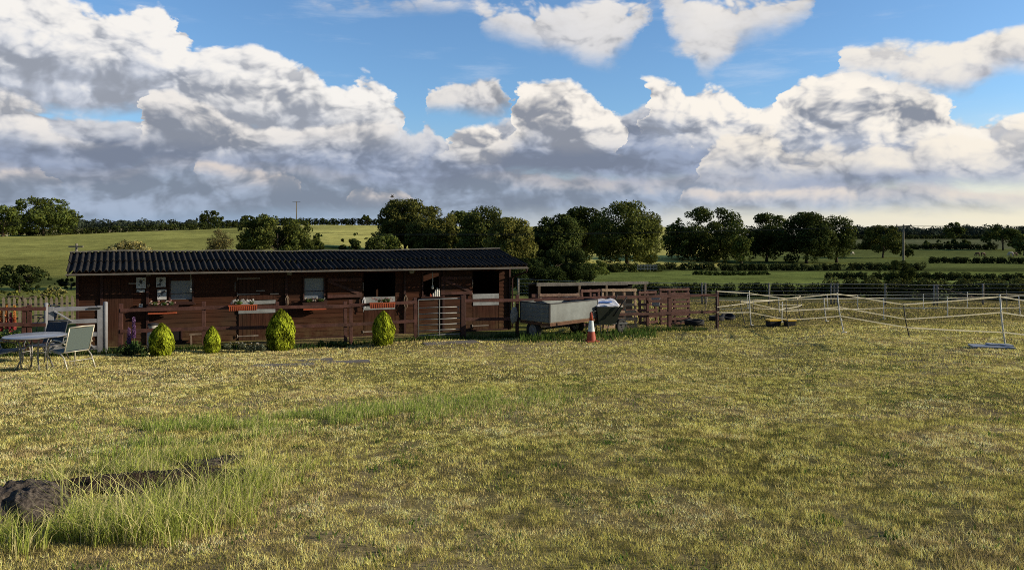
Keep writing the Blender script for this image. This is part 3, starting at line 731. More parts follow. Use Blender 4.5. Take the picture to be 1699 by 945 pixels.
# third: opening with lower leaf, upper leaf folded left
leaf_door('stable_door', op3[0]+.02, op3[1]-.02, .08, zz(630, 492), y=.0, strips=((zz(630, 503), zz(630, 492)), (zz(630, 513), zz(630, 505))), hinges=((zz(605, 550), .35), (zz(605, 498), .1)))
leaf_door('open_door_leaf', Wx(543), Wx(600), zz(571, 494), zz(571, 460), y=-.06, vertical=False, brace=True)
leaf_door('stable_door', op4[0]+.02, op4[1]-.02, .08, zz(806, 487), y=.0, strips=((zz(806, 495), zz(806, 487)), (zz(806, 506), zz(806, 497))), hinges=((zz(790, 540), .6),))
leaf_door('open_door_leaf', Wx(731), Wx(782), zz(757, 489), zz(757, 457), y=-.06, vertical=False, brace=True)
for px, py in ((390, 475), (602, 475), (783, 470), (783, 492), (602, 500)):
    m = MB(); s, z = W(px, py); m.tube([(s, -.07, z-.14), (s, -.09, z), (s, -.07, z+.14)], .014, 6); m.build('door_bolt', HINGE, stable)
for px, py in ((247, 453), (480, 452), (682, 450)):
    m = MB(); s, z = W(px, py); m.box((s, -.1, z), (.16, .1, .06)); m.tube([(s-.06, -.1, z-.045), (s+.06, -.1, z-.045)], .03, 8); m.build('bulkhead_lamp', mat('lamp_housing', (.30, .29, .27), .5), stable)
for px, py in ((455, 487), (222, 470), (432, 482)):
    s, z = W(px, py); m = MB(); m.box((s, -.06, z), (.26, .02, .04)); m.build('sliding_bolt', HINGE, stable)
m = MB(); s, z = W(200, 578); m.box((SL/2, -.85, -.03), (SL+.6, 1.9, .10)); m.build('concrete_apron', SLABM, stable)

def onwall(px, py, y=-.05):
    s, z = W(px, py); v = Matrix.Rotation(TH, 3, 'Z') @ Vector((s, y, 0)); return Vector((X0+v.x, Y0+v.y, SZ+z))
def poster(px, py, w, h, label, name='notice_sign', seed=0, ink=True):
    p = onwall(px, py, -.075); t = thing(name, label, 'sign', p, TH)
    m = MB(); m.box((0, 0, 0), (w, .008, h)); m.build('board', PAPER, t, .002)
    if ink:
        g = random.Random(seed); m = MB()
        pts = [(-w*.3, -.006, -h*.25), (-w*.1, -.006, h*.05), (w*.1, -.006, h*.15), (w*.28, -.006, h*.28)]
        for k in range(6):
            a = pts[g.randrange(3)]; m.box((a[0]+g.uniform(-.02, .05), -.0065-.0008*k, a[2]+g.uniform(-.03, .05)), (w*g.uniform(.15, .42), .001, h*g.uniform(.06, .22)), (0, g.uniform(-.9, .9), 0))
        m.build('printed_picture', INK, t)
    return t
poster(234.5, 469, .26, .33, 'poster with dark horse drawing left of the wall post, topmost', seed=1)
poster(234, 482, .22, .08, 'small dark lettered plate below the left poster', name='name_plate', seed=2)
poster(267.5, 467.5, .26, .29, 'upper of the two pale posters left of the first window', seed=3)
poster(269, 488, .25, .31, 'lower of the two pale posters left of the first window', seed=4)
poster(234, 506.5, .10, .10, 'small white square notice on the wall above the lupins', seed=5)
# hanging cords / brush
def hanging(px, py0, py1, label, name='hanging_cord', r=.018):
    a = onwall(px, py0, -.14); b = onwall(px, py1, -.14)
    t = thing(name, label, 'cord', a, TH); L = (a-b).length
    m = MB(); m.tube([(0, 0, 0), (.01, 0, -L*.5), (0, 0, -L*.8)], r*.6, 6); m.build('cord', WHITEPL, t)
    m = MB(); m.lathe([(r, 0), (r*2.2, -.05), (r*2.2, -.12), (r*.6, -.14)][::-1], 10, (0, 0, -L*.78)); m.build('grip', WHITEPL, t)
hanging(317, 453, 484, 'white cord hanging right of the first window')
hanging(716, 451, 478, 'white cord hanging in the open third window')
# bottles on the open window sill
for i, (px, h, mt) in enumerate(((717.5, .12, CREAM), (721, .22, WHITEPL), (724, .30, WHITEPL), (727, .26, WHITEPL), (713, .1, ORANGE))):
    p = onwall(px, 489, -.10); p.z = SZ+win3[2]-.052
    t = thing('bottle', ['squat cream pot on the open window sill', 'shorter white bottle left of the tallest on the sill', 'tallest white bottle on the open window sill', 'white bottle at the right end of the window sill', 'small orange pot at the left of the sill'][i], 'bottle', p, 0, 'bottles on the window sill')
    m = MB(); m.lathe([(.032, 0), (.034, .01), (.034, h*.7), (.016, h*.85)], 12); m.build('body', mt, t)
    m = MB(); m.lathe([(.017, h*.85), (.017, h)], 10); m.build('cap', mt, t)

def rope(px, py, w, h, label, mt, name='rope_halter'):
    p = onwall(px, py, -.11); t = thing(name, label, 'halter', p, TH)
    m = MB(); g = random.Random(px)
    m.tube([(0, .03, 0), (w*.5, 0, -h*.3), (w*.35, -.01, -h*.8), (0, 0, -h), (-w*.4, 0, -h*.7), (-w*.45, 0, -h*.3), (0, .03, 0)], .013, 6)
    m.tube([(0, .02, -.01), (w*.1, -.02, -h*.5), (-w*.2, 0, -h*1.15)], .012, 6); m.build('rope_loop', mt, t)
    m = MB(); m.tube([(0, .09, .01), (0, 0, .0), (0, -.02, .03)], .009, 6); m.build('hook', DKMET, t)
rope(603, 492, .10, .42, 'pale rope halter hanging left of the open third door', WHITEBAG)
rope(672, 488, .13, .52, 'brown rope halter on the post right of the third door', OLDWOOD)
rope(476, 489, .10, .34, 'brown rope halter on the post left of the second window', OLDWOOD)
rope(247, 470, .07, .10, 'small ring tie on the post between the posters', OLDWOOD, 'tie_ring')
p = onwall(334, 560, -.40); t = thing('wooden_stool', 'small low wooden bench under the wall between the first two conifers', 'bench', p, TH)
t.location.z = SZ+.03
m = MB(); m.box((0, 0, .36), (.62, .22, .03)); m.build('seat', OLDWOOD, t, .004)
for xx in (-.26, .26): m = MB(); m.box((xx, 0, .17), (.04, .2, .35)); m.build('leg', OLDWOOD, t)
p = onwall(290, 556, -.02); t = thing('wall_hatch', 'dark square hatch low in the wall right of the milk churn', 'hatch', p, TH)
m = MB(); m.box((0, 0, 0), (.34, .03, .36)); m.build('opening', GLASS_D, t)
m = MB(); m.box((0, -.02, .2), (.42, .03, .05)); m.box((0, -.02, -.2), (.42, .03, .05)); m.box((.19, -.021, 0), (.04, .03, .36)); m.box((-.19, -.021, 0), (.04, .03, .36)); m.build('frame', TRIM, t)
# ------------------------------------------------------------------ post and rail fence
FT = -1.95
def FL(px, t=FT):
    u = (px-CX)/F; bx = X0-t*math.sin(TH); by = Y0+t*math.cos(TH)
    s = (u*by-bx)/(math.cos(TH)-u*math.sin(TH)); x = bx+s*math.cos(TH); y = by+s*math.sin(TH)
    return Vector((x, y, gz(x, y)))
def rail_fence(label, posts, rails, mt=FENCE, t=FT, ptop=1.32, pw=.10, name='post_and_rail_fence'):
    P = [FL(px, t) for px in posts]; org = P[0].copy()
    root = thing(name, label, 'fence', org, 0)
    for p in P:
        q = p-org; h = ptop+rnd.uniform(-.04, .03)
        m = MB(); m.box((q.x, q.y, q.z+h/2-.15), (pw, pw*.8, h+.3), (rnd.uniform(-.015, .015), rnd.uniform(-.015, .015), TH)); m.build('post', mt, root, .006)
    a, b = P[0]-org, P[-1]-org; n_ = Vector((math.sin(TH), -math.cos(TH), 0))*.055
    for z in rails:
        for k in range(len(P)-1):
            p, q = P[k]-org+n_, P[k+1]-org+n_
            m = MB(); m.bar(p+Vector((0, 0, z+rnd.uniform(-.015, .015))), q+Vector((0, 0, z+rnd.uniform(-.015, .015))), .035, .095); m.build('rail', mt, root, .004)
    return root
rail_fence('brown post and rail fence at far left behind the garden table', [-60, 40, 49, 77], [1.24, .82, .4])
rail_fence('brown post and rail fence in front of the stables between the gates', [200, 338, 460, 573, 582, 689], [1.16, .60])
rail_fence('reddish post and rail fence running right past the trailer', [770, 858, 985, 1110, 1190], [1.20, .60], ptop=1.36)
rail_fence('short dark fence posts at the near end of the pallet pen', [1074, 1112], [1.0, .5], t=-1.2, ptop=1.25, name='pen_fence')
# white wooden gate
def white_gate():
    a = FL(80); b = FL(171); L = (b-a).length
    root = thing('white_gate', 'white painted wooden gate with diagonal braces left of the stables', 'gate', a, math.atan2(b.y-a.y, b.x-a.x))
    for nm, z in (('top_rail', 1.22), ('middle_rail', .88), ('middle_rail', .52), ('bottom_rail', .16)):
        m = MB(); m.box((L/2, 0, z), (L-.04, .05, .11)); m.build(nm, WHITEP, root, .004)
    for x in (.07, L-.07):
        m = MB(); m.box((x, -.002, .66), (.13, .062, 1.26)); m.build('stile', WHITEP, root, .004)
    for (p, q) in (((.15, 1.18), (L*.45, .88)), ((L*.55, .52), (L-.2, .16)), ((.15, .2), (L*.45, .50))):
        m = MB(); m.bar((p[0], -.05, p[1]), (q[0], -.05, q[1]), .03, .09, up=(0, 1, 0)); m.build('brace', WHITEP, root, .003)
    m = MB(); m.box((L-.2, -.045, 1.22), (.3, .02, .04)); m.build('latch', DKMET, root)
white_gate()
for px, lab in ((76.5, 'short white round gate post at the hinge side of the white gate'), (175, 'tall white round gate post at the latch side of the white gate')):
    p = FL(px); o = MB(); o.lathe([(.055, -.3), (.055, 1.36), (.045, 1.39), (.01, 1.40)], 16); tag(o.build('gate_post', WHITEP), lab, 'post').location = p
# galvanised gate
def metal_gate():
    a = FL(694); b = FL(766); L = (b-a).length
    root = thing('metal_gate', 'galvanised five bar field gate in front of the stables', 'gate', a, math.atan2(b.y-a.y, b.x-a.x))
    m = MB(); m.tube([(0, 0, .1), (0, 0, 1.24), (L, 0, 1.24), (L, 0, .1)], .026, 8); m.tube([(0, 0, .12), (L, 0, .12)], .022, 8); m.build('frame', GALV, root)
    for z in (.27, .45, .62, .79, .98):
        m = MB(); m.tube([(0, 0, z), (L*.5, 0, z+rnd.uniform(-.008, .008)), (L, 0, z)], .016, 8); m.build('bar', GALV, root)
    m = MB(); m.box((L*.48, -.02, .66), (.03, .008, 1.14)); m.build('upright', GALV, root)
    m = MB(); m.tube([(L-.12, 0, .8), (L-.12, -.02, .96)], .012, 6); m.build('latch', GALV, root)
metal_gate()
p = FL(768, -1.95); m = MB(); m.box((0, 0, .55), (.15, .14, 1.6), (0, 0, TH)); tag(m.build('gate_post', TRIM, None, .006), 'thick dark gate post at the right of the metal gate', 'post').location = p
p = hit(748, 569); m = MB(); m.box((0, 0, .0), (1.6, .5, .05), (0, 0, TH)); tag(m.build('concrete_pad', SLABM), 'dark concrete slab on the ground before the metal gate', 'slab').location = p
for i, (px, py, w) in enumerate(((470, 606, .9), (560, 601, 1.0), (515, 598, .7))):
    p = hit(px, py); m = MB(); m.box((0, 0, .008), (w*1.5, .35, .05), (0, 0, .15+.1*i)); 
    tag(m.build('paving_slab', SLABM), ['left sunken paving slab in the lawn', 'right sunken paving slab in the lawn', 'small paving slab behind the two in the lawn'][i], 'slab', 'paving slabs sunk in the lawn').location = p+Vector((0, 0, -.018))
p = hit(1645, 577); m = MB(); m.box((0, 0, .03), (.85, .38, .04), (.03, 0, -.25)); m.box((.25, .1, .06), (.5, .25, .03), (0, .03, -.2))
tag(m.build('blue_board', BLUEB), 'blue-grey flat board lying on the grass at the foot of the last white post', 'board').location = p

# picket fence behind, far left
def picket():
    d = 27.0; a = at(-30, 500, d); b = at(124, 500, d+1.0); a.z = gz(a.x, a.y); b.z = gz(b.x, b.y); L = (b-a).length
    root = thing('picket_fence', 'low pale picket fence at the back of the far left garden', 'fence', a, math.atan2(b.y-a.y, b.x-a.x))
    x = 0; i = 0
    while x < L:
        h = .95+rnd.uniform(-.03, .04)
        m = MB(); m.box((x, -.02, h/2-.1), (.085, .02, h+.2)); m.quad((x-.0425, -.03, h), (x+.0425, -.03, h), (x+.01, -.03, h+.07), (x-.01, -.03, h+.07)); m.build('picket', PALE, root)
        x += .17; i += 1
    for z in (.25, .75):
        m = MB(); m.box((L/2, .02, z), (L, .03, .07)); m.build('rail', PALE, root)
picket()

# ------------------------------------------------------------------ garden furniture
def make_chair(label, loc, rz, sling=SLING, tube=CHAMP, group='sling garden chairs around the table'):
    t = thing('garden_chair', label, 'chair', loc, rz, group)
    # faces +y ; width along x
    m = MB(); w = .27
    m.box((0, 0, 0), (0, 0, 0)) if False else None
    m.quad((-w, -.22, .41), (w, -.22, .41), (w, .25, .43), (-w, .25, .43)); m.quad((-w, .25, .424), (w, .25, .424), (w, -.22, .404), (-w, -.22, .404))
    m.build('seat', sling, t)
    m = MB(); m.quad((-w, -.23, .44), (w, -.23, .44), (w, -.40, .93), (-w, -.40, .93)); m.quad((-w, -.408, .93), (w, -.408, .93), (w, -.238, .44), (-w, -.238, .44)); m.build('backrest', sling, t)
    m = MB()
    m.tube([(-w, .26, .42), (-w, -.2, .40), (-w, -.24, .44), (-w, -.41, .95)], .014, 8); m.tube([(w, .26, .42), (w, -.2, .40), (w, -.24, .44), (w, -.41, .95)], .014, 8)
    m.tube([(-w-.01, -.41, .95), (0, -.425, .96), (w+.01, -.41, .95)], .017, 8); m.tube([(-w, .26, .42), (w, .26, .42)], .013, 8); m.tube([(-w, -.22, .41), (w, -.22, .41)], .014, 8)
    m.build('frame', tube, t)
    for s in (-1, 1):
        x = s*(w+.03)
        m = MB(); m.tube([(x, -.30, .60), (x, -.1, .655), (x, .1, .655), (x, .24, .60), (x, .31, .47), (x, .33, .25), (x, .36, .0)], .015, 8); m.build('front_leg_and_arm', tube, t)
        m = MB(); m.tube([(x, -.30, .62), (x, -.2, .42), (x, -.30, .22), (x, -.40, .0)], .016, 8) if False else m.tube([(x, .1, .40), (x, -.15, .38), (x, -.26, .30), (x, -.42, .0)], .016, 8); m.build('leg', tube, t)
    m = MB(); m.tube([(-w-.03, -.3, .22), (w+.03, -.3, .22)], .01, 6); m.build('stretcher', tube, t)
    return t
p = hit(117, 612); make_chair('garden chair with green-grey sling back, nearest and seen from behind', p, R(62))
p = hit(14, 612); make_chair('garden chair at the left picture edge, facing right to the table', p, R(-75), SLINGB, mat('dull_tube', (.30, .29, .27), .4, .2, 5, metal=.3))
p = hit(75, 600); make_chair('dark garden chair on the far side of the round table', p, R(170), SLINGB, mat('dark_tube', (.10, .10, .10), .4, .2, 5, metal=.3))
def table():
    p = hit(58, 612); t = thing('garden_table', 'round glass-topped garden table among the chairs', 'table', p, 0)
    m = MB(); m.lathe([(.02, .725), (.60, .725), (.612, .735), (.612, .745), (.60, .752), (.02, .752)], 40); m.build('table_top', TABLEG, t)
    tb = bpy.data.materials['dull_tube']
    for k in range(4):
        a = R(45+90*k); c, s = math.cos(a), math.sin(a)
        m = MB(); m.tube([(c*.34, s*.34, .72), (c*.27, s*.27, .5), (c*.24, s*.24, .3), (c*.36, s*.36, 0)], .017, 8); m.build('leg', tb, t)
    m = MB(); m.tube([(.25*math.cos(q/16*2*math.pi), .25*math.sin(q/16*2*math.pi), .38) for q in range(17)], .01, 6); m.build('ring', tb, t)
table()
p = at(70, 548, 24.5); p.z = gz(p.x, p.y); make_chair('navy backed chair standing behind the brown fence', p, R(150), SLINGB, bpy.data.materials['dark_tube'], group='chairs beyond the fence')

# ------------------------------------------------------------------ dwarf conifers
def egg(z):
    z = np.asarray(z, float)
    return np.where(z < .36, np.sqrt(np.clip(1-((z-.36)/.52)**2, 0, 1)), np.clip(1-np.clip((z-.36)/.64, 0, 1)**2.3, 0, 1)**.74)
def conifer(px, base, top, w_px, label, seed):
    p = hit(px, base); p.z = gz(p.x, p.y); d = p.y; H = (base-top)/F*d; Wd = w_px/F*d/2
    t = thing('dwarf_conifer', label, 'shrub', p, seed, 'golden dwarf conifers along the fence')
    g = np.random.default_rng(seed); n = 5200
    th = g.uniform(0, 2*math.pi, n); z = g.uniform(0.02, 1, n)**.9
    r = egg(z)
    cl = fbm(th*2.2+seed*7, z*6, seed, 3); r = r*(.94+.22*(cl-.45)+.05*np.sin(th*5+z*9+seed))
    k = g.uniform(.86, 1.03, n)
    P = np.stack([np.cos(th)*r*Wd*k, np.sin(th)*r*Wd*k, z*H*(.97+.03*g.uniform(size=n))], 1)
    nr = np.stack([np.cos(th), np.sin(th), .3+0*z], 1)+g.normal(size=(n, 3))*.3; nr /= np.linalg.norm(nr, axis=1)[:, None]
    up = np.array([0, 0, 1.])+g.normal(size=(n, 3))*.3; tt = np.cross(nr, up); tt /= np.linalg.norm(tt, axis=1)[:, None]; bb = np.cross(tt, nr)
    s = g.uniform(.02, .045, n)[:, None]
    V = np.stack([P-bb*s, P-tt*s*.5, P+bb*s*1.6, P+tt*s*.5], 1).reshape(-1, 3)
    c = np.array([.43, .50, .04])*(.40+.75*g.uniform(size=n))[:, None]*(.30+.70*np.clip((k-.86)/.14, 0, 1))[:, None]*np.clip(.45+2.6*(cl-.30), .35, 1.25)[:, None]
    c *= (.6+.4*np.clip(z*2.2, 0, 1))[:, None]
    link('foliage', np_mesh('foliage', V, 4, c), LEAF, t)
    m = MB(); m.lathe([(max(.02, Wd*.82*float(egg(q/10))), H*.93*q/10) for q in range(11)], 16); m.build('inner_branches', mat('conifer_core', (.05, .07, .012), .9, .4, 30), t)
conifer(268, 590, 538, 40, 'rounded golden dwarf conifer beside the milk churn', 1)
conifer(352, 585, 543, 27, 'smallest golden dwarf conifer, second from the left', 2)
conifer(466, 581, 514, 47, 'tallest golden dwarf conifer, pointed, third from the left', 3)
conifer(636, 572, 517, 38, 'golden dwarf conifer below the right orange planter', 4)
p = FL(254, -1.6); t = thing('milk_churn', 'old milk churn with white band behind the leftmost dwarf conifer', 'churn', p+Vector((0, 0, .02)), 0)
m = MB(); m.lathe([(.15, 0), (.16, .03), (.16, .42), (.15, .46), (.10, .56), (.10, .62), (.13, .66), (.13, .68)], 20); m.build('body', CREAM, t)
m = MB(); m.lathe([(.10, .68), (.145, .685), (.14, .73), (.05, .75)], 20); m.build('lid', DKMET, t)
m = MB(); m.tube([(.14, 0, .5), (.2, 0, .55), (.14, 0, .62)], .012, 6); m.tube([(-.14, 0, .5), (-.2, 0, .55), (-.14, 0, .62)], .012, 6); m.build('handle', DKMET, t)

def flower_heads(t, c, rad, n, cols, size=.03, seed=0, name='blossom', leaf=True):
    g = np.random.default_rng(seed)
    if leaf:
        V, C = leaves_on([(c[0]+g.uniform(-rad[0], rad[0])*.8, c[1], c[2]-rad[2]*.2) for _ in range(6)], [rad[2]*.8]*6, 420, .045, (.06, .10, .03), .3, seed)
        link('foliage', np_mesh('foliage', V, 4, C), LEAF, t)
    cs = [(c[0]+g.uniform(-1, 1)*rad[0], c[1]+g.uniform(-1, 1)*rad[1], c[2]+g.uniform(-.5, 1)*rad[2]) for _ in range(n)]
    V, C = leaves_on(cs, [size]*n, n*26, size*.9, (1, 1, 1), .1, seed+1, yel=0)
    k = g.integers(0, len(cols), n); 
    # colour per nearest head
    cen = V.reshape(-1, 4, 3).mean(1); idx = np.argmin(((cen[:, None, :]-np.array(cs)[None])**2).sum(-1), 1)
    C = np.array(cols)[k[idx]]*(.8+.3*g.uniform(size=(len(idx), 1)))
    link(name, np_mesh(name, V, 4, C), PETAL, t)
def planter(px, py, w, label, cols, kind, seed, ty=None, h=.16):
    if kind == 'rail': p = FL(px, FT-.12); p.z = EYE-(py-HY)/F*p.y
    else: p = onwall(px, py, -.22)
    t = thing('flower_planter', label, 'planter', p, TH, 'flower planters on fence and windows')
    m = MB(); mt = ORANGE if kind == 'rail' else TRIM
    m.box((0, 0, 0), (w, .16, h), None, taper=1.08)
    m.build('trough', mt if kind == 'rail' else TRIM, t, .006)
    if kind == 'rail':
        k = int(w/.055)
        m = MB()
        for i in range(k+1): m.box((-w/2+w*i/k, -.088, 0), (.016, .014, h*.96))
        m.box((0, -.09, h/2-.01), (w*1.08, .02, .03)); m.build('slats', ORANGE, t)
    else:
        m = MB(); m.box((0, -.02, -h*.9), (w*.98, .14, .045)); m.build('drip_tray', ORANGE, t, .004)
    flower_heads(t, (0, 0, h*.5+.07), (w*.44, .06, .075), 26, cols, .026, seed)
WHT = (.75, .72, .68); PNK = (.70, .45, .42); RED = (.5, .05, .08)
planter(271, 510, .80, 'window box of white flowers below the first window', [WHT, (.7, .62, .56), PNK], 'wall', 11)
planter(403, 510, .72, 'orange slatted planter with white flowers left of centre on the fence', [WHT, (.72, .72, .66)], 'rail', 12)
planter(521, 504, .72, 'window box with pale flowers below the second window', [WHT, (.62, .52, .4), (.3, .32, .3)], 'wall', 13)
planter(634, 506, .72, 'orange slatted planter with dusty pink flowers on the fence', [(.45, .28, .25), (.35, .22, .2), (.55, .45, .38)], 'rail', 14)

def lupin(px, base, h, label, col, seed, d=None):
    p = hit(px, base) if d is None else at(px, base, d)
    p.z = gz(p.x, p.y); t = thing('lupin', label, 'flower', p, 0, 'lupins in flower')
    g = np.random.default_rng(seed)
    m = MB(); m.tube([(0, 0, 0), (.01, 0, h*.5), (0, 0, h)], [.012, .009, .004], 6); m.build('stem', mat('stem', (.08, .14, .04), .8), t)
    n = 900; z = g.uniform(.45, 1, n); th = g.uniform(0, 6.28, n); r = .034*(1.08-z)**.5*1.4*g.uniform(.7, 1.05, n)
    P = np.stack([np.cos(th)*r, np.sin(th)*r, z*h], 1); s = .013
    a = g.normal(size=(n, 3))*s; b = g.normal(size=(n, 3))*s
    V = np.stack([P-a, P-b, P+a, P+b], 1).reshape(-1, 3)
    C = np.array(col[0])[None]*(1-z[:, None])*1.8+np.array(col[1])[None]*(z[:, None]-.45)*1.8; C = np.clip(C*g.uniform(.7, 1.2, (n, 1)), 0, 1)
    link('blossom', np_mesh('blossom', V, 4, C), PETAL, t)
    V, C = leaves_on([(g.uniform(-.15, .15), g.uniform(-.12, .12), g.uniform(.05, h*.35)) for _ in range(7)], [.11]*7, 500, .06, (.06, .11, .035), .3, seed)
    link('foliage', np_mesh('foliage', V, 4, C), LEAF, t)
PUR = ((.20, .10, .24), (.34, .20, .38)); ORG = ((.55, .10, .12), (.80, .42, .10))
lupin(222, 588, .98, 'tall purple lupin by the fence', PUR, 1); lupin(214, 590, .72, 'shorter purple lupin left of the tall one', PUR, 2)
for i, (px, h, lab) in enumerate(((2, 1.18, 'leftmost orange and pink lupin'), (11, 1.3, 'tall orange lupin with pink base, second from left'), (18, 1.05, 'pinkish lupin, shorter, between the orange ones'), (24, 1.25, 'golden orange lupin nearest the brown fence post'))):
    lupin(px, 585, h, lab, ORG if i != 2 else ((.6, .08, .14), (.6, .2, .2)), 5+i, d=21.0)
def clump(px, py, w, h, label, col, cols, seed, name='flowering_plant', ncol=14, d=None):
    p = hit(px, py); t = thing(name, label, 'plant', p, 0)
    g = np.random.default_rng(seed)
    V, C = leaves_on([(g.uniform(-w/2, w/2), g.uniform(-.12, .12), g.uniform(.05, h*.7)) for _ in range(10)], [min(w, h)*.3]*10, 900, .045, col, .3, seed)
    link('foliage', np_mesh('foliage', V, 4, C), LEAF, t)
    if cols: flower_heads(t, (0, 0, h*.75), (w*.4, .1, h*.25), ncol, cols, .014, seed, leaf=False)
clump(405, 584, 1.1, .30, 'grey-leaved plant with tiny white flowers below the planter', (.14, .16, .11), [WHT], 3)
clump(218, 592, .7, .34, 'dark leafy clump at the feet of the purple lupins', (.05, .08, .03), None, 4)
clump(5, 590, 1.2, .8, 'leafy clump below the orange lupins', (.08, .11, .03), None, 5)
clump(555, 575, .9, .2, 'low weedy clump under the folded door leaf', (.07, .10, .035), None, 6)

# ------------------------------------------------------------------ trailer
def trailer():
    B = at(912, 535, 22.9); gzz = gz(B.x+.6, B.y+.8)
    ang = R(44)   # direction of length axis from +x
    root = thing('tipping_trailer', 'grey galvanised two wheeled farm trailer parked by the fence', 'trailer', (B.x, B.y, gzz), ang)
    # local x: along B->C (length), local y: along B->A (width, up-left)
    L, Wd, h, z0 = 2.3, 1.28, .56, .60
    def panel(nm, a, b, mt=GALVD, zz0=z0, hh=h, th=.03):
        m = MB(); m.bar((a[0], a[1], zz0+hh/2), (b[0], b[1], zz0+hh/2), th, hh); return m.build(nm, mt, root, .004)
    s = panel('side_panel', (0.0, 0), (L, 0)); panel('side_panel', (0, Wd), (L, Wd))
    e = panel('tailboard', (.0, .02), (0, Wd-.02)); panel('headboard', (L, .02), (L, Wd-.02))
    for z in (.16, .3, .42):
        m = MB(); m.bar((-.02, .04, z0+z), (-.02, Wd-.04, z0+z), .015, .018); m.build('pressed_rib', GALVD, root)
    m = MB()
    for a, b in (((0, -.0), (L, -.0)), ((0, Wd), (L, Wd)), ((0, 0), (0, Wd)), ((L, 0), (L, Wd))): m.bar((a[0], a[1], z0+h+.015), (b[0], b[1], z0+h+.015), .05, .03)
    m.build('rim', DKMET, root)
    for cx_, cy_ in ((0, 0), (L, 0), (0, Wd)):
        m = MB(); m.box((cx_, cy_, z0+h/2), (.05, .045, h+.02)); m.build('corner_post', DKMET, root)
    m = MB(); m.box((L/2, Wd/2, z0-.01), (L, Wd, .03)); m.build('floor', OLDWOOD, root)
    m = MB(); m.bar((0, .0, z0-.07), (L+.1, .0, z0-.07), .05, .09); m.bar((0, Wd, z0-.07), (L+.1, Wd, z0-.07), .05, .09)
    for x in (.05, .8, 1.5, L): m.bar((x, 0, z0-.08), (x, Wd, z0-.08), .05, .07)
    m.build('chassis', RUST, root)
    m = MB(); m.bar((L, 0.1, z0-.14), (L+1.1, Wd*.5, z0-.14), .05, .06); m.bar((L, Wd-.1, z0-.14), (L+1.1, Wd*.5, z0-.14), .05, .06); m.box((L+1.15, Wd*.5, z0-.12), (.22, .07, .07)); m.build('drawbar', RUST, root)
    m = MB(); m.tube([(.16, .80, .29), (L-.1, .80, .29)], .03, 8); m.bar((.3, .8, .3), (.3, .8, z0-.1), .04, .05); m.bar((L-.3, .8, .3), (L-.3, .8, z0-.1), .04, .05); m.build('axle', DKMET, root)
    for x in (.12, L-.12):
        wheel(root, (x, .80, .29), .29, .15, (0, math.pi/2, 0))
    m = MB(); m.tube([(L*.86, -.08, .02), (L*.86, -.08, .78), (L*.86+.02, -.08, .80), (L*.86+.2, -.08, .82), (L*.86+.2, -.08, .9)], .018, 8); m.build('jockey_stand', DKMET, root)
    m = MB(); m.lathe([(.07, 0), (.07, .02)], 12, (L*.86, -.08, .0)); m.build('stand_foot', DKMET, root)
    return root
def wheel(root, c, r, w, axis=(math.pi/2, 0, 0), rimm=None):
    m = MB(); m.lathe([(r*.60, -w*.42), (r*.86, -w*.5), (r*.97, -w*.4), (r, -w*.2), (r, w*.2), (r*.97, w*.4), (r*.86, w*.5), (r*.60, w*.42), (r*.60, -w*.42)], 28, c, axis, caps=False)
    whl = m.build('wheel', RUBBER, root)
    m = MB(); m.lathe([(r*.6, -w*.36), (r*.55, -w*.2), (r*.25, -w*.16), (r*.2, -w*.42), (r*.08, -w*.45)], 24, c, axis); m.lathe([(r*.08, w*.45), (r*.2, w*.42), (r*.25, w*.16), (r*.55, w*.2), (r*.6, w*.36)], 24, c, axis); m.build('rim', rimm or GALV, whl)
    return whl
trailer()
def barrow():
    P = at(1004, 545, 24.7); z = gz(P.x, P.y)
    t = thing('muck_barrow', 'dark wheelbarrow holding a white and blue feed bag, right of the trailer', 'wheelbarrow', (P.x, P.y, z), R(12))
    m = MB()
    # tapered tub, open top
    def ring(x0, x1, y0, y1, z): return [(x0, y0, z), (x1, y0, z), (x1, y1, z), (x0, y1, z)]
    lo = ring(-.30, .28, -.24, .24, .36); hi = ring(-.40, .50, -.34, .34, .93); lo2 = ring(-.29, .27, -.23, .23, .375); hi2 = ring(-.385, .485, -.325, .325, .93)
    for a, b in ((0, 1), (1, 2), (2, 3), (3, 0)):
        m.quad(lo[a], lo[b], hi[b], hi[a]); m.quad(hi2[a], hi2[b], lo2[b], lo2[a]); m.quad(hi[a], hi[b], hi2[b], hi2[a])
    m.quad(*reversed(lo)); m.quad(*lo2)
    m.build('tub', mat('dark_green_tub', (.022, .028, .022), .5, .3, 6, .1), t)
    m = MB(); m.tube([(-.40, -.34, .94), (.5, -.34, .94), (.5, .34, .94), (-.4, .34, .94), (-.4, -.34, .94)], .016, 8); m.build('rolled_rim', GALV, t)
    m = MB(); m.tube([(.15, -.36, .62), (.42, -.40, 1.0), (.62, -.40, 1.26)], .024, 8); m.build('handle', RUBBER, t)
    m = MB(); m.tube([(.15, .30, .62), (.42, .32, 1.0), (.56, .32, 1.28)], .024, 8); m.build('handle', RUBBER, t)
    m = MB(); m.bar((-.5, -.1, .34), (.75, -.1, .36), .04, .05); m.bar((-.5, .15, .34), (.75, .15, .36), .04, .05); m.build('frame', GALV, t)
    for y in (-.22, .24):
        m = MB(); m.tube([(-.25, y, .36), (-.22, y, .02), (-.02, y, .02), (.05, y, .34)], .016, 6); m.build('leg', DKMET, t)
    m = MB(); m.bar((.3, 0, .6), (.62, 0, .28), .06, .1); m.build('fork', DKMET, t)
    wheel(t, (.56, 0, .25), .25, .11, (math.pi/2, 0, .5), DKMET)
barrow()
P = at(1002, 505, 24.75); t = thing('feed_bag', 'crumpled white feed bag with blue print inside the wheelbarrow', 'bag', (P.x, P.y, gz(P.x, P.y)+.93), R(12))
m = MB(); n1 = 14
vs = {}
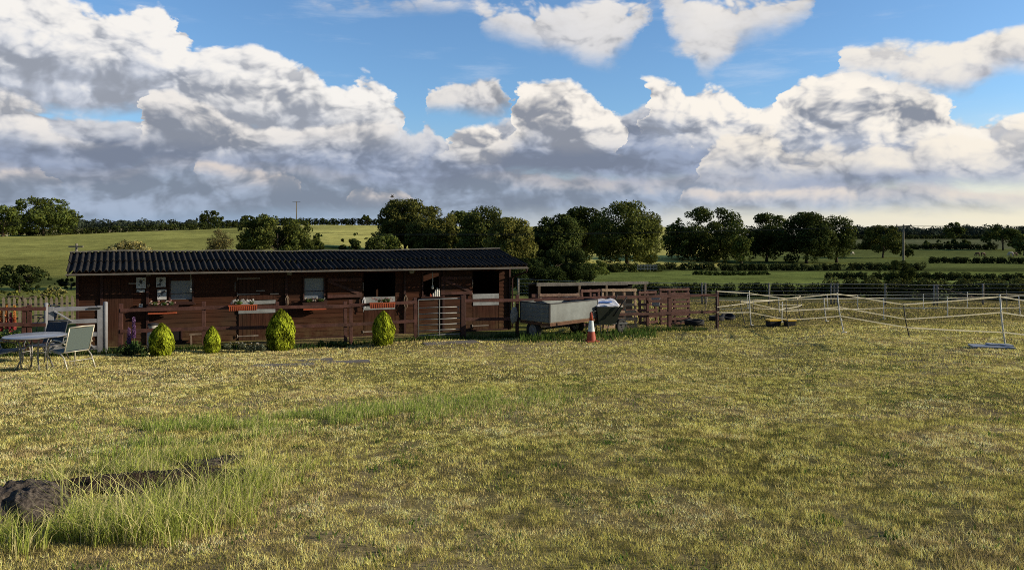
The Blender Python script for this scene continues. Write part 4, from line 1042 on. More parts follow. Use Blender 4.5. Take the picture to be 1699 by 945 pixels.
for i in range(n1+1):
    for j in range(9):
        x = -.36+.82*i/n1; yy = -.30+.6*j/8; z = .02+.20*(j/8)+.010*math.sin(i*1.3+j*.7)+.008*math.sin(j*1.7-i)
        vs[i, j] = len(m.v); m.v.append((x, yy, z))
for i in range(n1):
    for j in range(8): m.f.append((vs[i, j], vs[i+1, j], vs[i+1, j+1], vs[i, j+1])); m.sm.append(True)
o = m.build('bag_cloth', WHITEBAG, t); sd = o.modifiers.new('t', 'SOLIDIFY'); sd.thickness = .02
m = MB()
for i in range(8):
    x = -.15+.38*i/7; m.quad((x-.03, -.12, .125), (x+.024, -.12, .125), (x+.024, .0, .165), (x-.03, .0, .165))
m.build('printed_band', BLUE, t)

# traffic cone
p = hit(981, 566.5); t = thing('traffic_cone', 'red and white traffic cone standing in front of the trailer', 'cone', p, .3)
H = .92
m = MB(); m.box((0, 0, .02), (.40, .40, .04)); m.build('base', CONEO, t, .01)
def rr(z): return .155*(1-z/H)+.024*(z/H)
m = MB(); m.lathe([(rr(.04)+.005, .04), (rr(.32), .32)], 24, caps=False); m.build('lower_cone', CONEO, t)
m = MB(); m.lathe([(rr(.32)+.003, .32), (rr(.66)+.003, .66)], 24, caps=False); m.build('white_band', CONEW, t)
m = MB(); m.lathe([(rr(.66), .66), (rr(H-.02), H-.02), (.02, H)], 24); m.build('upper_cone', CONEO, t)

# ------------------------------------------------------------------ shelter, pallets, tyres
def shelter():
    a = at(888, 472, 28.5); b = at(1076, 472, 29.5); g0 = gz((a.x+b.x)/2, 29); L = (b-a).length
    root = thing('field_shelter', 'low timber lean-to with a long grey roof edge behind the trailer', 'shelter', (a.x, a.y, g0), math.atan2(b.y-a.y, b.x-a.x))
    zt = a.z-g0
    m = MB(); m.box((L*.41, -.02, zt), (L*.80, .05, .13)); m.box((L*.9, -.02, zt+.012), (L*.19, .05, .11)); m.build('roof_edge', GREYWOOD, root, .005)
    m = MB(); m.box((L/2, .75, zt-.06), (L, 1.5, .03), (-.12, 0, 0)); m.build('roof', ROOF, root)
    for x in (.15, L*.38, L*.62, L-.15):
        m = MB(); m.box((x, .0, zt/2-.1), (.09, .09, zt+.1)); m.build('post', OLDWOOD, root, .005)
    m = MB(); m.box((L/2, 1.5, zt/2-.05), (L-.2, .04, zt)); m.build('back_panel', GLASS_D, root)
    m = MB(); m.box((L*.12, 0, zt*.72), (L*.3, .03, .12)); m.box((L*.5, 0, zt*.28), (L*.95, .03, .12)); m.build('front_board', REDBOARD, root)
shelter()
def pallet(px0, px1, py_b, py_t, d, label, mt=PALLET, boards=5, stringers=3, tilt=.08):
    a = at(px0, py_b, d); b = at(px1, py_b, d+.25); a.z = gz(a.x, a.y); b.z = gz(b.x, b.y); L = (b-a).length; H = (EYE-(py_t-HY)/F*d)-a.z
    t = thing('pallet', label, 'pallet', a, math.atan2(b.y-a.y, b.x-a.x), 'upright pallets forming the pen')
    t.rotation_euler = (-tilt, 0, t.rotation_euler.z)
    for i in range(boards):
        z = .06+(H-.12)*i/(boards-1)
        m = MB(); m.box((L/2, 0, z), (L, .022, .095), (0, rnd.uniform(-.01, .01), 0)); m.build('slat', mt, t, .003)
        m = MB(); m.box((L/2, .13, z), (L, .022, .095)); m.build('slat', mt, t, .003)
    for i in range(stringers):
        x = .05+(L-.1)*i/(stringers-1)
        m = MB(); m.box((x, .065, H/2), (.07, .10, H)); m.build('stringer', mt, t, .003)
    return t
pallet(896, 962, 540, 487, 26.6, 'pinkish pallet behind the trailer under the roof edge', PALLET)
pallet(966, 998, 538, 480, 27.0, 'narrow pallet behind the wheelbarrow', REDBOARD)
pallet(1000, 1058, 535, 479, 26.4, 'tall pale pallet standing right of the wheelbarrow', mat('pale_pallet_wood', (.42, .27, .17), .9, .3, 4, .4, c2=(.62, .44, .30)), boards=6, stringers=4)
pallet(1062, 1092, 533, 483, 28.2, 'shadowed pallet in the middle of the pen', REDBOARD, boards=6)
pallet(1096, 1146, 530, 478, 27.8, 'reddish close-boarded pallet at the right end of the pen', REDBOARD, boards=9)
p = at(1088, 500, 27.4); t = thing('bucket', 'grey-blue square bucket hung on the pallet pen', 'bucket', p, 0)
m = MB(); m.box((0, 0, 0), (.30, .22, .34), (math.pi, 0, 0), taper=.8); m.build('body', BLUEB, t, .02)
m = MB(); m.tube([(-.15, 0, .14), (-.1, -.02, .26), (.1, -.02, .26), (.15, 0, .14)], .01, 6); m.build('handle', DKMET, t)
def tyre(px, py, label, r=.30, up=False, lean=0.0):
    p = hit(px, py); t = MB(); w = .2
    prof = [(r*.60, -w*.42), (r*.86, -w*.5), (r*.97, -w*.42), (r, -w*.2), (r, w*.2), (r*.97, w*.42), (r*.86, w*.5), (r*.60, w*.42), (r*.60, -w*.42)]
    t.lathe(prof, 28, caps=False); o = t.build('tyre', RUBBER); tag(o, label, 'tyre', 'old tyres by the pen')
    o.location = p+Vector((0, 0, r if up else w*.5)); o.rotation_euler = (math.pi/2 if up else lean, 0, .5 if up else 0)
tyre(1124, 537, 'leftmost tyre lying flat behind the short fence post', .32); tyre(1152, 539, 'tyre lying flat right of the short fence post', .36)
tyre(1189, 532, 'tyre lying flat beside the last brown fence post', .30); tyre(1208, 530, 'rightmost tyre, slightly tilted, by the tape fence', .28, lean=.35)
for i, (px, w) in enumerate(((1283, .42), (1310, .30))):
    p = hit(px, 541); t = thing('feed_tray', ['wider yellow rimmed feed tray on the paddock edge', 'smaller yellow feed tray beside the dark tape post'][i], 'tray', p, .2, 'yellow feed trays')
    m = MB(); m.box((0, 0, .10), (w, .3, .20), None, taper=1.1); m.build('tray_body', RUBBER, t, .02)
    m = MB(); m.box((0, -.0, .225), (w*1.15, .36, .05)); m.build('rim', YELLOW, t, .012)
p = FL(853, FT-.10); t = thing('feed_sack', 'crumpled pale sack hanging on the fence left of the trailer', 'sack', p+Vector((0, 0, .72)), TH)
m = MB(); m.blob((0, 0, .0), (.13, .06, .26), 44, .30, 22, 16, 2.0); m.build('sack_cloth', mat('grey_sack', (.30, .29, .27), .8, .35, 9, .4), t)
m = MB(); m.tube([(-.05, 0, .24), (0, .03, .40), (.05, 0, .24)], .008, 6); m.build('tie', WHITEPL, t)
# spare pole / broom leaning on pen
p = hit(1190, 535)
t = thing('leaning_pole', 'thin pale pole leaning between pen and tape fence', 'pole', at(1168, 522, 28), 0); m = MB(); m.tube([(0, 0, -.05), (.17, .1, .7)], .016, 6); m.tube([(.17, .1, .7), (.2, .11, .78)], .02, 6); m.build('shaft', PALE, t)

# ------------------------------------------------------------------ electric tape fences
BLK = mat('black_plastic', (.025, .025, .025), .5, .2, 5)
def tape_fence(label, posts, tapes, lo=.012, wt=.028, ext=None):
    """posts: (px_top, py_top, px_base, py_base, kind[, d]); tapes: per tape list of py at each post (None = not attached)"""
    B = []; T = []
    for po in posts:
        if len(po) > 5: b = at(po[2], po[3], po[5]); b.z = gz(b.x, b.y)
        else: b = hit(po[2], po[3])
        tp = at(po[0], po[1], b.y); B.append(b); T.append(tp)
    org = B[0].copy(); root = thing('electric_tape_fence', label, 'fence', org, 0)
    for b, tp, po in zip(B, T, posts):
        a = b-org; c = tp-org; m = MB(); mid = a.lerp(c, .5)+Vector(((c-a).x*.15, 0, 0))
        kind = po[4]
        r = .020 if kind == 'w' else .016
        m.tube([a-Vector((0, 0, .1)), a, mid, c], [r, r, r*.95, r*.85], 8)
        if kind == 'w':
            for f in (.3, .5, .7, .86): q = a.lerp(c, f); m.tube([q, q+Vector((.0, -.045, .01)), q+Vector((0, -.045, .035))], .007, 5)
        pm = {'w': WHITEPL, 'b': BLK, 'g': GREYWOOD}[kind]
        m.build('post', pm, root)
        if kind == 'w':
            m = MB(); m.tube([a+Vector((-.06, -.02, .03)), a+Vector((.08, -.02, .03))], .012, 5); m.build('foot_step', WHITEPL, root)
    for tp in tapes:
        m = MB(); prev = None; any_ = False
        for k, py in enumerate(tp):
            if py is None: prev = None; continue
            d = B[k].y; f = (posts[k][3]-py)/max(1, posts[k][3]-posts[k][1]); px = posts[k][2]+(posts[k][0]-posts[k][2])*f
            q = at(px, py, d-.03)-org
            if prev is not None:
                n_ = 7; pp = None
                for i in range(n_+1):
                    s = i/n_; v = prev.lerp(q, s); v.z -= .012*4*s*(1-s)*((q-prev).length/4.0)
                    if pp is not None: m.bar(pp, v, .005, .030, up=(.35*math.sin(i*.9+k), -.3, 1)); any_ = True
                    pp = v
            prev = q
        if any_: m.build('tape', TAPE, root)
    return root
tape_fence('nearest cream tape fence with alternate white and black posts', [
    (1190, 482, 1190, 538, 'b', 26.4), (1243, 482, 1246, 540, 'w'), (1304, 496, 1308, 545, 'b'), (1389, 485, 1400, 552, 'w'), (1499, 503, 1509, 560, 'b'), (1659, 488, 1668, 574, 'w'), (1840, 505, 1850, 592, 'b')],
    [[483, 486, 495, 487, 505, 492, 520], [509, 502, 516, 509, 529, 518, 545], [518, 518, 530, 524, 543, 551, 570]])
tape_fence('small corner loop of tape fence with dark posts in mid paddock', [
    (1228, 497, 1236, 538, 'b'), (1292, 494, 1293, 512, 'w', 38), (1328, 490, 1334, 522, 'b', 33), (1322, 494, 1329, 526, 'b', 31), (1298, 500, 1297, 530, 'w', 29)],
    [[500, 497, 491, 496, None], [None, 505, 505, 508, 512]])
tape_fence('middle tape fence with thin white posts across the paddock', [
    (1190, 497, 1195, 515, 'b', 38), (1250, 496, 1250, 512, 'b', 38), (1367, 494, 1371, 533, 'w', 29), (1466, 494, 1466, 530, 'w', 31), (1572, 492, 1572, 528, 'w', 31), (1690, 490, 1693, 520, 'w', 33), (1800, 490, 1800, 520, 'w', 33)],
    [[497, 497, 495, 494, 494, 491, 492], [512, 511, 513, 511, 510, 510, 510]])
tape_fence('farthest tape fence with thin white posts before the wire fence', [
    (1240, 489, 1241, 503, 'w', 42), (1372, 488, 1374, 504, 'w', 40), (1423, 489, 1423, 503, 'w', 42), (1532, 487, 1532, 502, 'w', 42), (1605, 484, 1605, 503, 'w', 42), (1670, 481, 1671, 514, 'g', 37), (1790, 487, 1790, 503, 'w', 42)],
    [[489, 488, 489, 488, 487, 488, 488]])
# wire stock fence
def wire_fence():
    pts = [(860, 48), (985, 47.5), (1165, 47), (1276, 46.5), (1379, 46), (1469, 46), (1550, 46), (1631, 46), (1720, 45), (1820, 44)]
    P = [Vector(((px-CX)/F*d, d, gz((px-CX)/F*d, d))) for px, d in pts]; org = P[0].copy()
    root = thing('wire_fence', 'long wire stock fence with grey wooden posts behind the paddock', 'fence', org, 0)
    H = 1.32
    for i, p in enumerate(P):
        q = p-org
        for k in range(3 if pts[i][0] in (1379,) else (2 if pts[i][0] in (1550, 1165) else 1)):
            m = MB(); m.tube([(q.x+k*.2, q.y, q.z-.1), (q.x+k*.2, q.y, q.z+H+.02)], .06, 8); m.build('post', GREYWOOD, root)
    m = MB(); k = P[6]-org; m.tube([k+Vector((.2, 0, H-.15)), P[7]-org+Vector((0, 0, .35))], .035, 6); m.build('strut', OLDWOOD, root)
    for z in (.18, .4, .62, .84, 1.06, 1.30):
        m = MB(); m.tube([p-org+Vector((0, -.06, z)) for p in P], .011 if z < 1.2 else .016, 5); m.build('wire', GALV, root)
wire_fence()

# ------------------------------------------------------------------ poles and wires
def pole(px, d, top, arm, label, r=.13, arm_n=1, insul=True, base_extra=0):
    x = (px-CX)/F*d; z0 = gz(x, d); H = EYE-(top-HY)/F*d-z0
    t = thing('power_pole', label, 'pole', (x, d, z0), 0)
    m = MB(); m.tube([(0, 0, -.5), (0, 0, H)], [r*1.15, r*.8], 10); m.build('shaft', STEELP, t)
    m = MB(); m.bar((-arm/2, -.1, H-.28), (arm/2, -.1, H-.12 if px > 1000 else H-.28), .18 if px > 1000 else .12, .2 if px > 1000 else .14); m.build('crossarm', STEELP, t)
    if insul:
        for s in (-.45, 0, .45):
            m = MB(); m.lathe([(.05, H-.2), (.08, H-.1), (.04, H+.12)], 8, (s*arm, -.1, 0)); m.build('insulator', DKMET, t)
    return Vector((x, d, z0+H))
a = pole(1499, 100, 373, 2.1, 'tall wooden power pole with crossarm on the right')
b = pole(492, 398, 334, 4.2, 'distant power pole with crossarm on the skyline', r=.3)
c = pole(127, 70, 404, 1.35, 'short pale pole with T top left behind the stable roof', r=.12, insul=False)
def wires(label, pairs, sag, r=.02):
    root = thing('power_line', label, 'cable', pairs[0][0], 0)
    for p, q in pairs:
        m = MB(); o = pairs[0][0]
        m.tube([(p-o).lerp(q-o, i/24)-Vector((0, 0, sag*4*(i/24)*(1-i/24))) for i in range(25)], r, 4); m.build('wire', DKMET if r < .02 else GALV, root)
wires('overhead wires crossing in front of the trees left of the wooden pole', [(a+Vector((-.9, -.1, -.15)), at(-420, 340, 150)), (a+Vector((.9, -.1, -.1)), at(-420, 336, 151))], 3.2, .018)
wires('overhead wires running right from the wooden pole', [(a+Vector((-.9, -.1, -.15)), at(2200, 358, 95)), (a+Vector((.9, -.1, -.1)), at(2200, 355, 96))], .6, .016)
wires('thin stay wire from the short pole to the stable roof', [(c+Vector((0, 0, -.2)), at(112, 444, 22))], .3, .012)

# white field rails, far
p = at(1058, 438, 118); p.z = gz(p.x, p.y); t = thing('white_field_gate', 'small white railed gate far off below the largest oak', 'gate', p, 0)
z1 = (EYE-(438-HY)/F*118)-p.z; Lg = 32/F*118
for i in range(4): m = MB(); m.box((Lg/2, 0, z1-.1-.22*i), (Lg, .05, .07)); m.build('bar', WHITEP, t)
for i in range(7): m = MB(); m.box((Lg*i/6, 0, z1-.5), (.07, .06, 1.0)); m.build('upright', WHITEP, t)

# ------------------------------------------------------------------ animals and bird
SHEEPM = mat('wool', (.50, .46, .38), .95, .25, 12, .6); FACE = mat('dark_face', (.06, .05, .045), .8, .2, 5)
HORSEM = mat('grey_horse_coat', (.48, .44, .40), .7, .2, 6); HORSEB = mat('bay_horse_coat', (.10, .05, .03), .7, .2, 6)
def quadruped(name, label, cat, px, d, rz, sc_, body, legm=None, group=None, graze=True, horse=False):
    x = (px-CX)/F*d; t = thing(name, label, cat, (x, d, gz(x, d)+.02), rz, group)
    m = MB()
    if horse: L, hh, br, lr = .75, 1.15, .30, .075
    else: L, hh, br, lr = .42, .50, .24, .036
    L *= sc_; hh *= sc_; br *= sc_; lr *= sc_
    m.tube([(-L*1.0, 0, hh*.98), (-L*.85, 0, hh), (-L*.4, 0, hh), (0, 0, hh*.97), (L*.45, 0, hh*.98), (L*.85, 0, hh*1.03), (L*1.0, 0, hh*1.05)], [br*.35, br*.85, br*.98, br*1.05, br*1.0, br*.75, br*.45], 12)
    if graze: nk = [(L*.75, 0, hh*1.05), (L*1.15, 0, hh*.75), (L*1.38, 0, hh*.35), (L*1.5, 0, hh*.10)]
    else: nk = [(L*.75, 0, hh*1.05), (L*1.1, 0, hh*1.35), (L*1.3, 0, hh*1.5), (L*1.65, 0, hh*1.36)]
    m.tube(nk, [br*.62, br*.42, br*.34, br*.2], 10)
    for s in (-1, 1):
        e = Vector(nk[2]); m.tube([e+Vector((0, s*br*.25, br*.15)), e+Vector((-br*.1, s*br*.5, br*.45))], [br*.1, br*.02], 5)
        for xx, hind in ((-L*.72, 1), (L*.68, 0)):
            m.tube([(xx, s*br*.5, hh*.95), (xx+.03*hind*sc_, s*br*.52, hh*.55), (xx-.08*hind*sc_, s*br*.5, hh*.30), (xx-.04*hind*sc_, s*br*.5, 0)], [lr*2.4, lr*1.4, lr, lr*.95], 8)
    m.tube([(-L*.95, 0, hh*1.08), (-L*1.1, 0, hh*.9), (-L*1.12, 0, hh*.5)], [lr*.8, lr*.9, lr*.4], 6)
    m.build('body', body, t)
    return t
quadruped('horse', 'pale grey horse grazing at the far left field edge', 'horse', 9, 288, R(170), 1.15, HORSEM, horse=True)
quadruped('horse', 'dark horse with head down beside the pale one', 'horse', 2, 286, R(10), 1.1, HORSEB, horse=True)
quadruped('sheep', 'white sheep in the gap right of the oak row', 'sheep', 1414, 262, R(20), 1.5, SHEEPM)
quadruped('horse', 'dark horse grazing in the right-hand field, left one', 'horse', 1622, 246, R(170), .9, HORSEB, horse=True)
quadruped('horse', 'dark horse grazing in the right-hand field, right one', 'horse', 1631, 248, R(10), .9, HORSEB, horse=True)
quadruped('horse', 'pale horse standing near the tree at the right edge', 'horse', 1677, 246, R(175), 1.0, HORSEM, horse=True)
quadruped('horse', 'dark horse beside the pale one near the right edge', 'horse', 1684, 247, R(5), .9, HORSEB, horse=True)
P = at(651, 327, 90); t = thing('bird', 'small dark bird flying in the sky left of the tall trees', 'bird', P, .5)
m = MB(); m.tube([(-.28, 0, 0), (-.1, 0, .01), (.1, 0, .02), (.25, 0, .02)], [.02, .07, .07, .02], 8)
for s in (-1, 1): m.quad((-.1, 0, .02), (.1, 0, .02), (.04, s*.32, .30), (-.06, s*.32, .28)); m.quad((-.06, s*.32, .28), (.04, s*.32, .30), (-.06, s*.55, .26), (-.1, s*.5, .25))
m.build('body', FACE, t)

# ------------------------------------------------------------------ boulder and stones
p = hit(42, 868); m = MB(); m.blob((0, 0, .05), (.25, .24, .21), 5, .42, 84, 50, 2.3)
o = m.build('boulder', ROCKM); o.location = p; o.rotation_euler = (0, .12, .2); tag(o, 'dark rough boulder half in tall grass at the lower left', 'rock')
p = hit(15, 855); m = MB(); m.blob((-.08, 0, .03), (.24, .26, .15), 9, .6, 66, 40, 3.4)
o = m.build('boulder', ROCKM); o.location = p; tag(o, 'lower dark boulder cut by the left picture edge', 'rock')
for i, (px, py, rx, rz, lab) in enumerate(((335, 772, .26, .08, 'flat dark stone at the right end of the row in the long grass'), (375, 764, .20, .07, 'small dark stone farthest right in the long grass'), (270, 790, .26, .07, 'flat dark stone in the middle of the long grass'), (200, 806, .24, .06, 'flat dark stone just right of the boulder'))):
    p = hit(px, py); m = MB(); m.blob((0, 0, rz*.0), (rx, .10, rz*.62), 20+i, .6, 48, 26, 3.6); o = m.build('flat_stone', ROCKM); o.location = p; o.rotation_euler = (0, 0, .25); tag(o, lab, 'stone', 'row of stones in the long grass')
p0 = hit(225, 806); m = MB(); m.blob((0, 0, -.03), (1.15, .26, .115), 31, .55, 90, 26, 3.4); o = m.build('soil_patch', SOILM); o.location = p0; o.rotation_euler = (0, 0, .28); tag(o, kind='structure')

# ------------------------------------------------------------------ sky with clouds
def world():
    w = bpy.data.worlds.new('World'); S.world = w; w.use_nodes = True
    nt = w.node_tree; N = nt.nodes; L = nt.links; N.clear()
    def M(op, a, b=None, c=None, clamp=False):
        n = N.new('ShaderNodeMath'); n.operation = op; n.use_clamp = clamp
        for i, v in enumerate((a, b, c)):
            if v is None: continue
            if isinstance(v, (int, float)): n.inputs[i].default_value = v
            else: L.new(v, n.inputs[i])
        return n.outputs[0]
    def smooth(v, lo, hi, a=0.0, b=1.0):
        n = N.new('ShaderNodeMapRange'); n.interpolation_type = 'SMOOTHSTEP'
        L.new(v, n.inputs[0]); n.inputs[1].default_value = lo; n.inputs[2].default_value = hi; n.inputs[3].default_value = a; n.inputs[4].default_value = b
        return n.outputs[0]
    def mix(f, a, b):
        n = N.new('ShaderNodeMixRGB')
        for i, v in enumerate((f, a, b)):
            if isinstance(v, (int, float)): n.inputs[i].default_value = v
            elif isinstance(v, tuple): n.inputs[i].default_value = (*v, 1)
            else: L.new(v, n.inputs[i])
        return n.outputs[0]
    tc = N.new('ShaderNodeTexCoord'); sep = N.new('ShaderNodeSeparateXYZ'); L.new(tc.outputs['Generated'], sep.inputs[0])
    x, y, z = sep.outputs
    az = M('ARCTAN2', x, y); hz = M('SQRT', M('ADD', M('MULTIPLY', x, x), M('MULTIPLY', y, y)))
    te = M('DIVIDE', z, M('MAXIMUM', hz, .02))
    def vec(a, b, c=0.0):
        n = N.new('ShaderNodeCombineXYZ')
        for i, v in enumerate((a, b, c)):
            if isinstance(v, (int, float)): n.inputs[i].default_value = v
            else: L.new(v, n.inputs[i])
        return n.outputs[0]
    def noise(v, s, det=5, rough=.55, dist=0.0):
        n = N.new('ShaderNodeTexNoise'); n.noise_dimensions = '3D'; n.inputs['Scale'].default_value = s; n.inputs['Detail'].default_value = det; n.inputs['Roughness'].default_value = rough; n.inputs['Distortion'].default_value = dist
        L.new(v, n.inputs['Vector']); return n.outputs['Fac']
    def voro(v, s, det=3, rough=.5):
        n = N.new('ShaderNodeTexVoronoi'); n.voronoi_dimensions = '2D'; n.feature = 'F1'
        n.inputs['Scale'].default_value = s; n.inputs['Detail'].default_value = det; n.inputs['Roughness'].default_value = rough; n.inputs['Lacunarity'].default_value = 2.1; n.normalize = True
        L.new(v, n.inputs['Vector']); return n.outputs['Distance']
    # warp for ragged outlines
    P0 = vec(az, M('MULTIPLY', te, 1.5))
    wn = noise(P0, 6.0, 3, .6); wn2 = noise(vec(M('ADD', az, 7.3), M('MULTIPLY', te, 1.5)), 6.0, 3, .6)
    azw = M('ADD', az, M('MULTIPLY', M('SUBTRACT', wn, .5), .07)); tew = M('ADD', te, M('MULTIPLY', M('SUBTRACT', wn2, .5), .045))
    def H(dx, dy):
        a = M('ADD', azw, dx); b = M('MULTIPLY', M('ADD', tew, dy), 1.45)
        p = vec(a, b, 1.7)
        vo = voro(p, 14.0, 3, .55); no = noise(p, 9.0, 8, .62)
        return M('ADD', M('MULTIPLY', M('SUBTRACT', 1.0, M('MULTIPLY', M('POWER', vo, 1.6), 3.6)), .62), M('MULTIPLY', no, .75))
    H0 = H(0, 0); H1 = H(.008, .008); H2 = H(.028, .020)
    relief = M('ADD', M('MULTIPLY', M('SUBTRACT', H0, H1), 1.9), M('MULTIPLY', M('SUBTRACT', H0, H2), 1.25))
    relief = M('MAXIMUM', M('MINIMUM', relief, .95), -.8)
    Hc = M('SUBTRACT', H0, .50)
    # the same billows push the outline sideways too
    f1 = noise(vec(M('ADD', az, 3.1), M('MULTIPLY', te, 1.4), 4.0), 16.0, 5, .6)
    azc = M('ADD', M('ADD', az, M('MULTIPLY', M('SUBTRACT', wn, .5), .05)), M('ADD', M('MULTIPLY', M('SUBTRACT', f1, .5), .075), M('MULTIPLY', Hc, .018)))
    fine = noise(vec(azw, M('MULTIPLY', tew, 2.2), 5.0), 34.0, 6, .6)
    soft = noise(vec(azw, M('MULTIPLY', tew, 2.6), 9.0), 4.5, 5, .55)
    pp = M('DIVIDE', M('PINGPONG', M('ADD', azc, .8), 1.6), 1.6)
    front = smooth(M('ABSOLUTE', az), 1.15, 1.75, 1.0, .12)  # clouds and haze thinned behind the camera to lower fill from unseen sky
    RANGE = .5
    def curve(pts):
        n = N.new('ShaderNodeFloatCurve'); c = n.mapping.curves[0]
        q = []
        for px, py in pts:
            u = (px-CX)/F; a = (math.atan(u)+.8)/1.6; v = (HY-py)/F/math.sqrt(1+u*u)/RANGE
            q.append((min(1, max(0, a)), min(1, max(0, v))))
        q.sort()
        while len(c.points) < len(q): c.points.new(.5, .5)
        for i, (a, b) in enumerate(q): c.points[i].location = (a, b); c.points[i].handle_type = 'AUTO_CLAMPED'
        n.mapping.update(); n.mapping.extend = 'HORIZONTAL'; L.new(pp, n.inputs['Value']); return M('MULTIPLY', n.outputs[0], RANGE)
    sky = N.new('ShaderNodeTexSky'); sky.sky_type = 'NISHITA'; sky.sun_disc = False; sky.sun_elevation = SUN_EL; sky.sun_rotation = SUN_ROT
    sky.air_density = 1.0; sky.dust_density = .6; sky.ozone_density = 2.0
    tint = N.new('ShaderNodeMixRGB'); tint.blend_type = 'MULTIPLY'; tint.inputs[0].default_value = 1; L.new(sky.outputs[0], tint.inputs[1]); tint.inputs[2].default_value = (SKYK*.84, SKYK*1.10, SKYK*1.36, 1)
    col = tint.outputs[0]
    # horizon haze: cool at left, warm and bright to the right
    warm = smooth(az, -.35, .62)
    hcol = mix(warm, (.30, .40, .58), (.92, .84, .66))
    col = mix(M('MULTIPLY', smooth(te, .17, .0, 0, .94), front), col, hcol)
    # thin streaks of cirrus
    ci = noise(vec(M('MULTIPLY', az, 1.0), M('MULTIPLY', te, 5.0), 3.0), 5.0, 6, .6)
    col = mix(M('MULTIPLY', smooth(ci, .52, .75), .28), col, (.75, .80, .88))
    def layer(col, top, base, amp, thick, lit, dark, soft_w=.010, bamp=.5, rel=.5, bright=1.0, patch=0.0, alpha=1.0, bshift=0.0):
        t = curve(top); b = curve(base)
        hgt = M('ADD', M('SUBTRACT', t, te), M('MULTIPLY', Hc, amp))
        bot = M('ADD', M('SUBTRACT', te, b), M('MULTIPLY', M('SUBTRACT', soft, .5), amp*bamp*2))
        bot = M('ADD', M('ADD', bot, .012), M('MULTIPLY', M('SUBTRACT', fine, .5), .014))
        hg2 = M('ADD', hgt, M('MULTIPLY', M('SUBTRACT', fine, .5), .010))
        al = M('MULTIPLY', smooth(hg2, 0, soft_w), smooth(bot, 0, soft_w*2.6))
        al = M('MULTIPLY', M('MULTIPLY', al, alpha), front)
        sh = M('SUBTRACT', 1.0, M('DIVIDE', M('MAXIMUM', hgt, 0), thick))
        sh = M('ADD', sh, M('MULTIPLY', relief, rel)); sh = M('ADD', sh, M('MULTIPLY', M('SUBTRACT', soft, .5), 1.1+patch))
        lightf = smooth(M('ADD', sh, bshift), -.15, 1.05)
        # the underside near the base goes darker still
        under = smooth(bot, .0, thick*.7, .0, 1.0)
        lightf = M('MULTIPLY', lightf, M('ADD', M('MULTIPLY', under, .55), .45))
        dc = mix(smooth(M('ADD', soft, M('MULTIPLY', relief, .16)), .34, .68), tuple(v*.80 for v in dark), tuple(v*1.42 for v in dark))
        c = mix(lightf, dc, lit)
        c = mix(M('MULTIPLY', smooth(az, .05, .62), M('MULTIPLY', lightf, .35)), c, (1.0, .93, .80))
        return mix(al, col, c)
    OUT = -400
    WH_ = (.93, .90, .86); GR = (.27, .31, .39)
    # high clouds cut by the top of the frame
    col = layer(col, [(-300, -120), (1900, -120)], [(-300, -60), (60, -30), (100, -30), (500, -15), (560, 15), (640, 22), (740, 20), (775, 5), (800, 50), (850, 72), (920, 88), (1000, 112), (1040, 90), (1075, 50), (1095, 0), (1105, 30), (1150, 95), (1180, 122), (1230, 80), (1290, 58), (1335, 30), (1355, -40), (1500, -60), (1900, -60)],
                .05, .20, (.84, .81, .78), (.38, .405, .465), .016, .55, .8, bshift=.2)
    # far low bank
    col = layer(col, [(-300, 250), (0, 262), (200, 270), (330, 245), (420, 255), (560, 272), (700, 262), (850, 280), (1000, 290), (1200, 285), (1400, 298), (1560, 305), (1699, 320), (1900, 310)], [(-300, 372), (200, 366), (500, 362), (900, 362), (1200, 350), (1600, 345), (1900, 345)],
                .022, .035, (.66, .60, .56), (.27, .325, .42), .012, .5, .45, bshift=-.15)
    # broad grey bank
    col = layer(col, [(-300, 150), (0, 170), (150, 190), (350, 200), (560, 205), (650, 215), (690, 225), (715, 198), (735, 225), (760, 222), (860, 205), (1000, 190), (1060, 175), (1200, 190), (1300, 180), (1500, 190), (1640, 195), (1900, 180)], [(-300, 300), (0, 285), (140, 305), (330, 282), (500, 290), (700, 318), (850, 300), (1000, 308), (1200, 300), (1350, 318), (1500, 310), (1640, 300), (1900, 300)],
                .035, .060, (.70, .70, .72), (.24, .285, .385), .012, .5, .5, bshift=-.18)
    # left mass
    col = layer(col, [(-300, -60), (0, -20), (60, -8), (120, 10), (190, 25), (270, 10), (300, 45), (320, 72), (390, 78), (450, 95), (520, 115), (575, 150), (600, 128), (635, 140), (655, 175), (672, 205), (682, 420), (720, 420), (1900, 420)],
                [(-300, 170), (0, 175), (90, 185), (160, 190), (230, 185), (300, 200), (420, 225), (560, 235), (655, 240), (690, 190), (1900, 190)], .036, .095, WH_, (.39, .425, .50), .009, .55, .75, bshift=-.02)
    # second tier on the left
    col = layer(col, [(-300, 160), (0, 158), (60, 175), (110, 225), (150, 235), (225, 240), (245, 155), (290, 150), (330, 165), (370, 185), (440, 215), (540, 215), (640, 205), (668, 225), (680, 420), (1900, 420)],
                [(-300, 240), (0, 235), (100, 243), (160, 240), (230, 235), (330, 250), (450, 252), (560, 245), (640, 240), (690, 200), (1900, 200)], .026, .055, (.86, .82, .78), (.31, .345, .42), .010, .6, .7, bshift=-.02)
    # small centre clouds
    col = layer(col, [(-300, 400), (690, 400), (712, 162), (740, 135), (780, 128), (815, 122), (845, 145), (862, 175), (875, 400), (1900, 400)], [(-300, 300), (700, 180), (760, 185), (820, 192), (860, 180), (900, 300), (1900, 300)], .018, .055, (.80, .77, .74), (.36, .38, .43), .010, .5, .7, bshift=-.1)
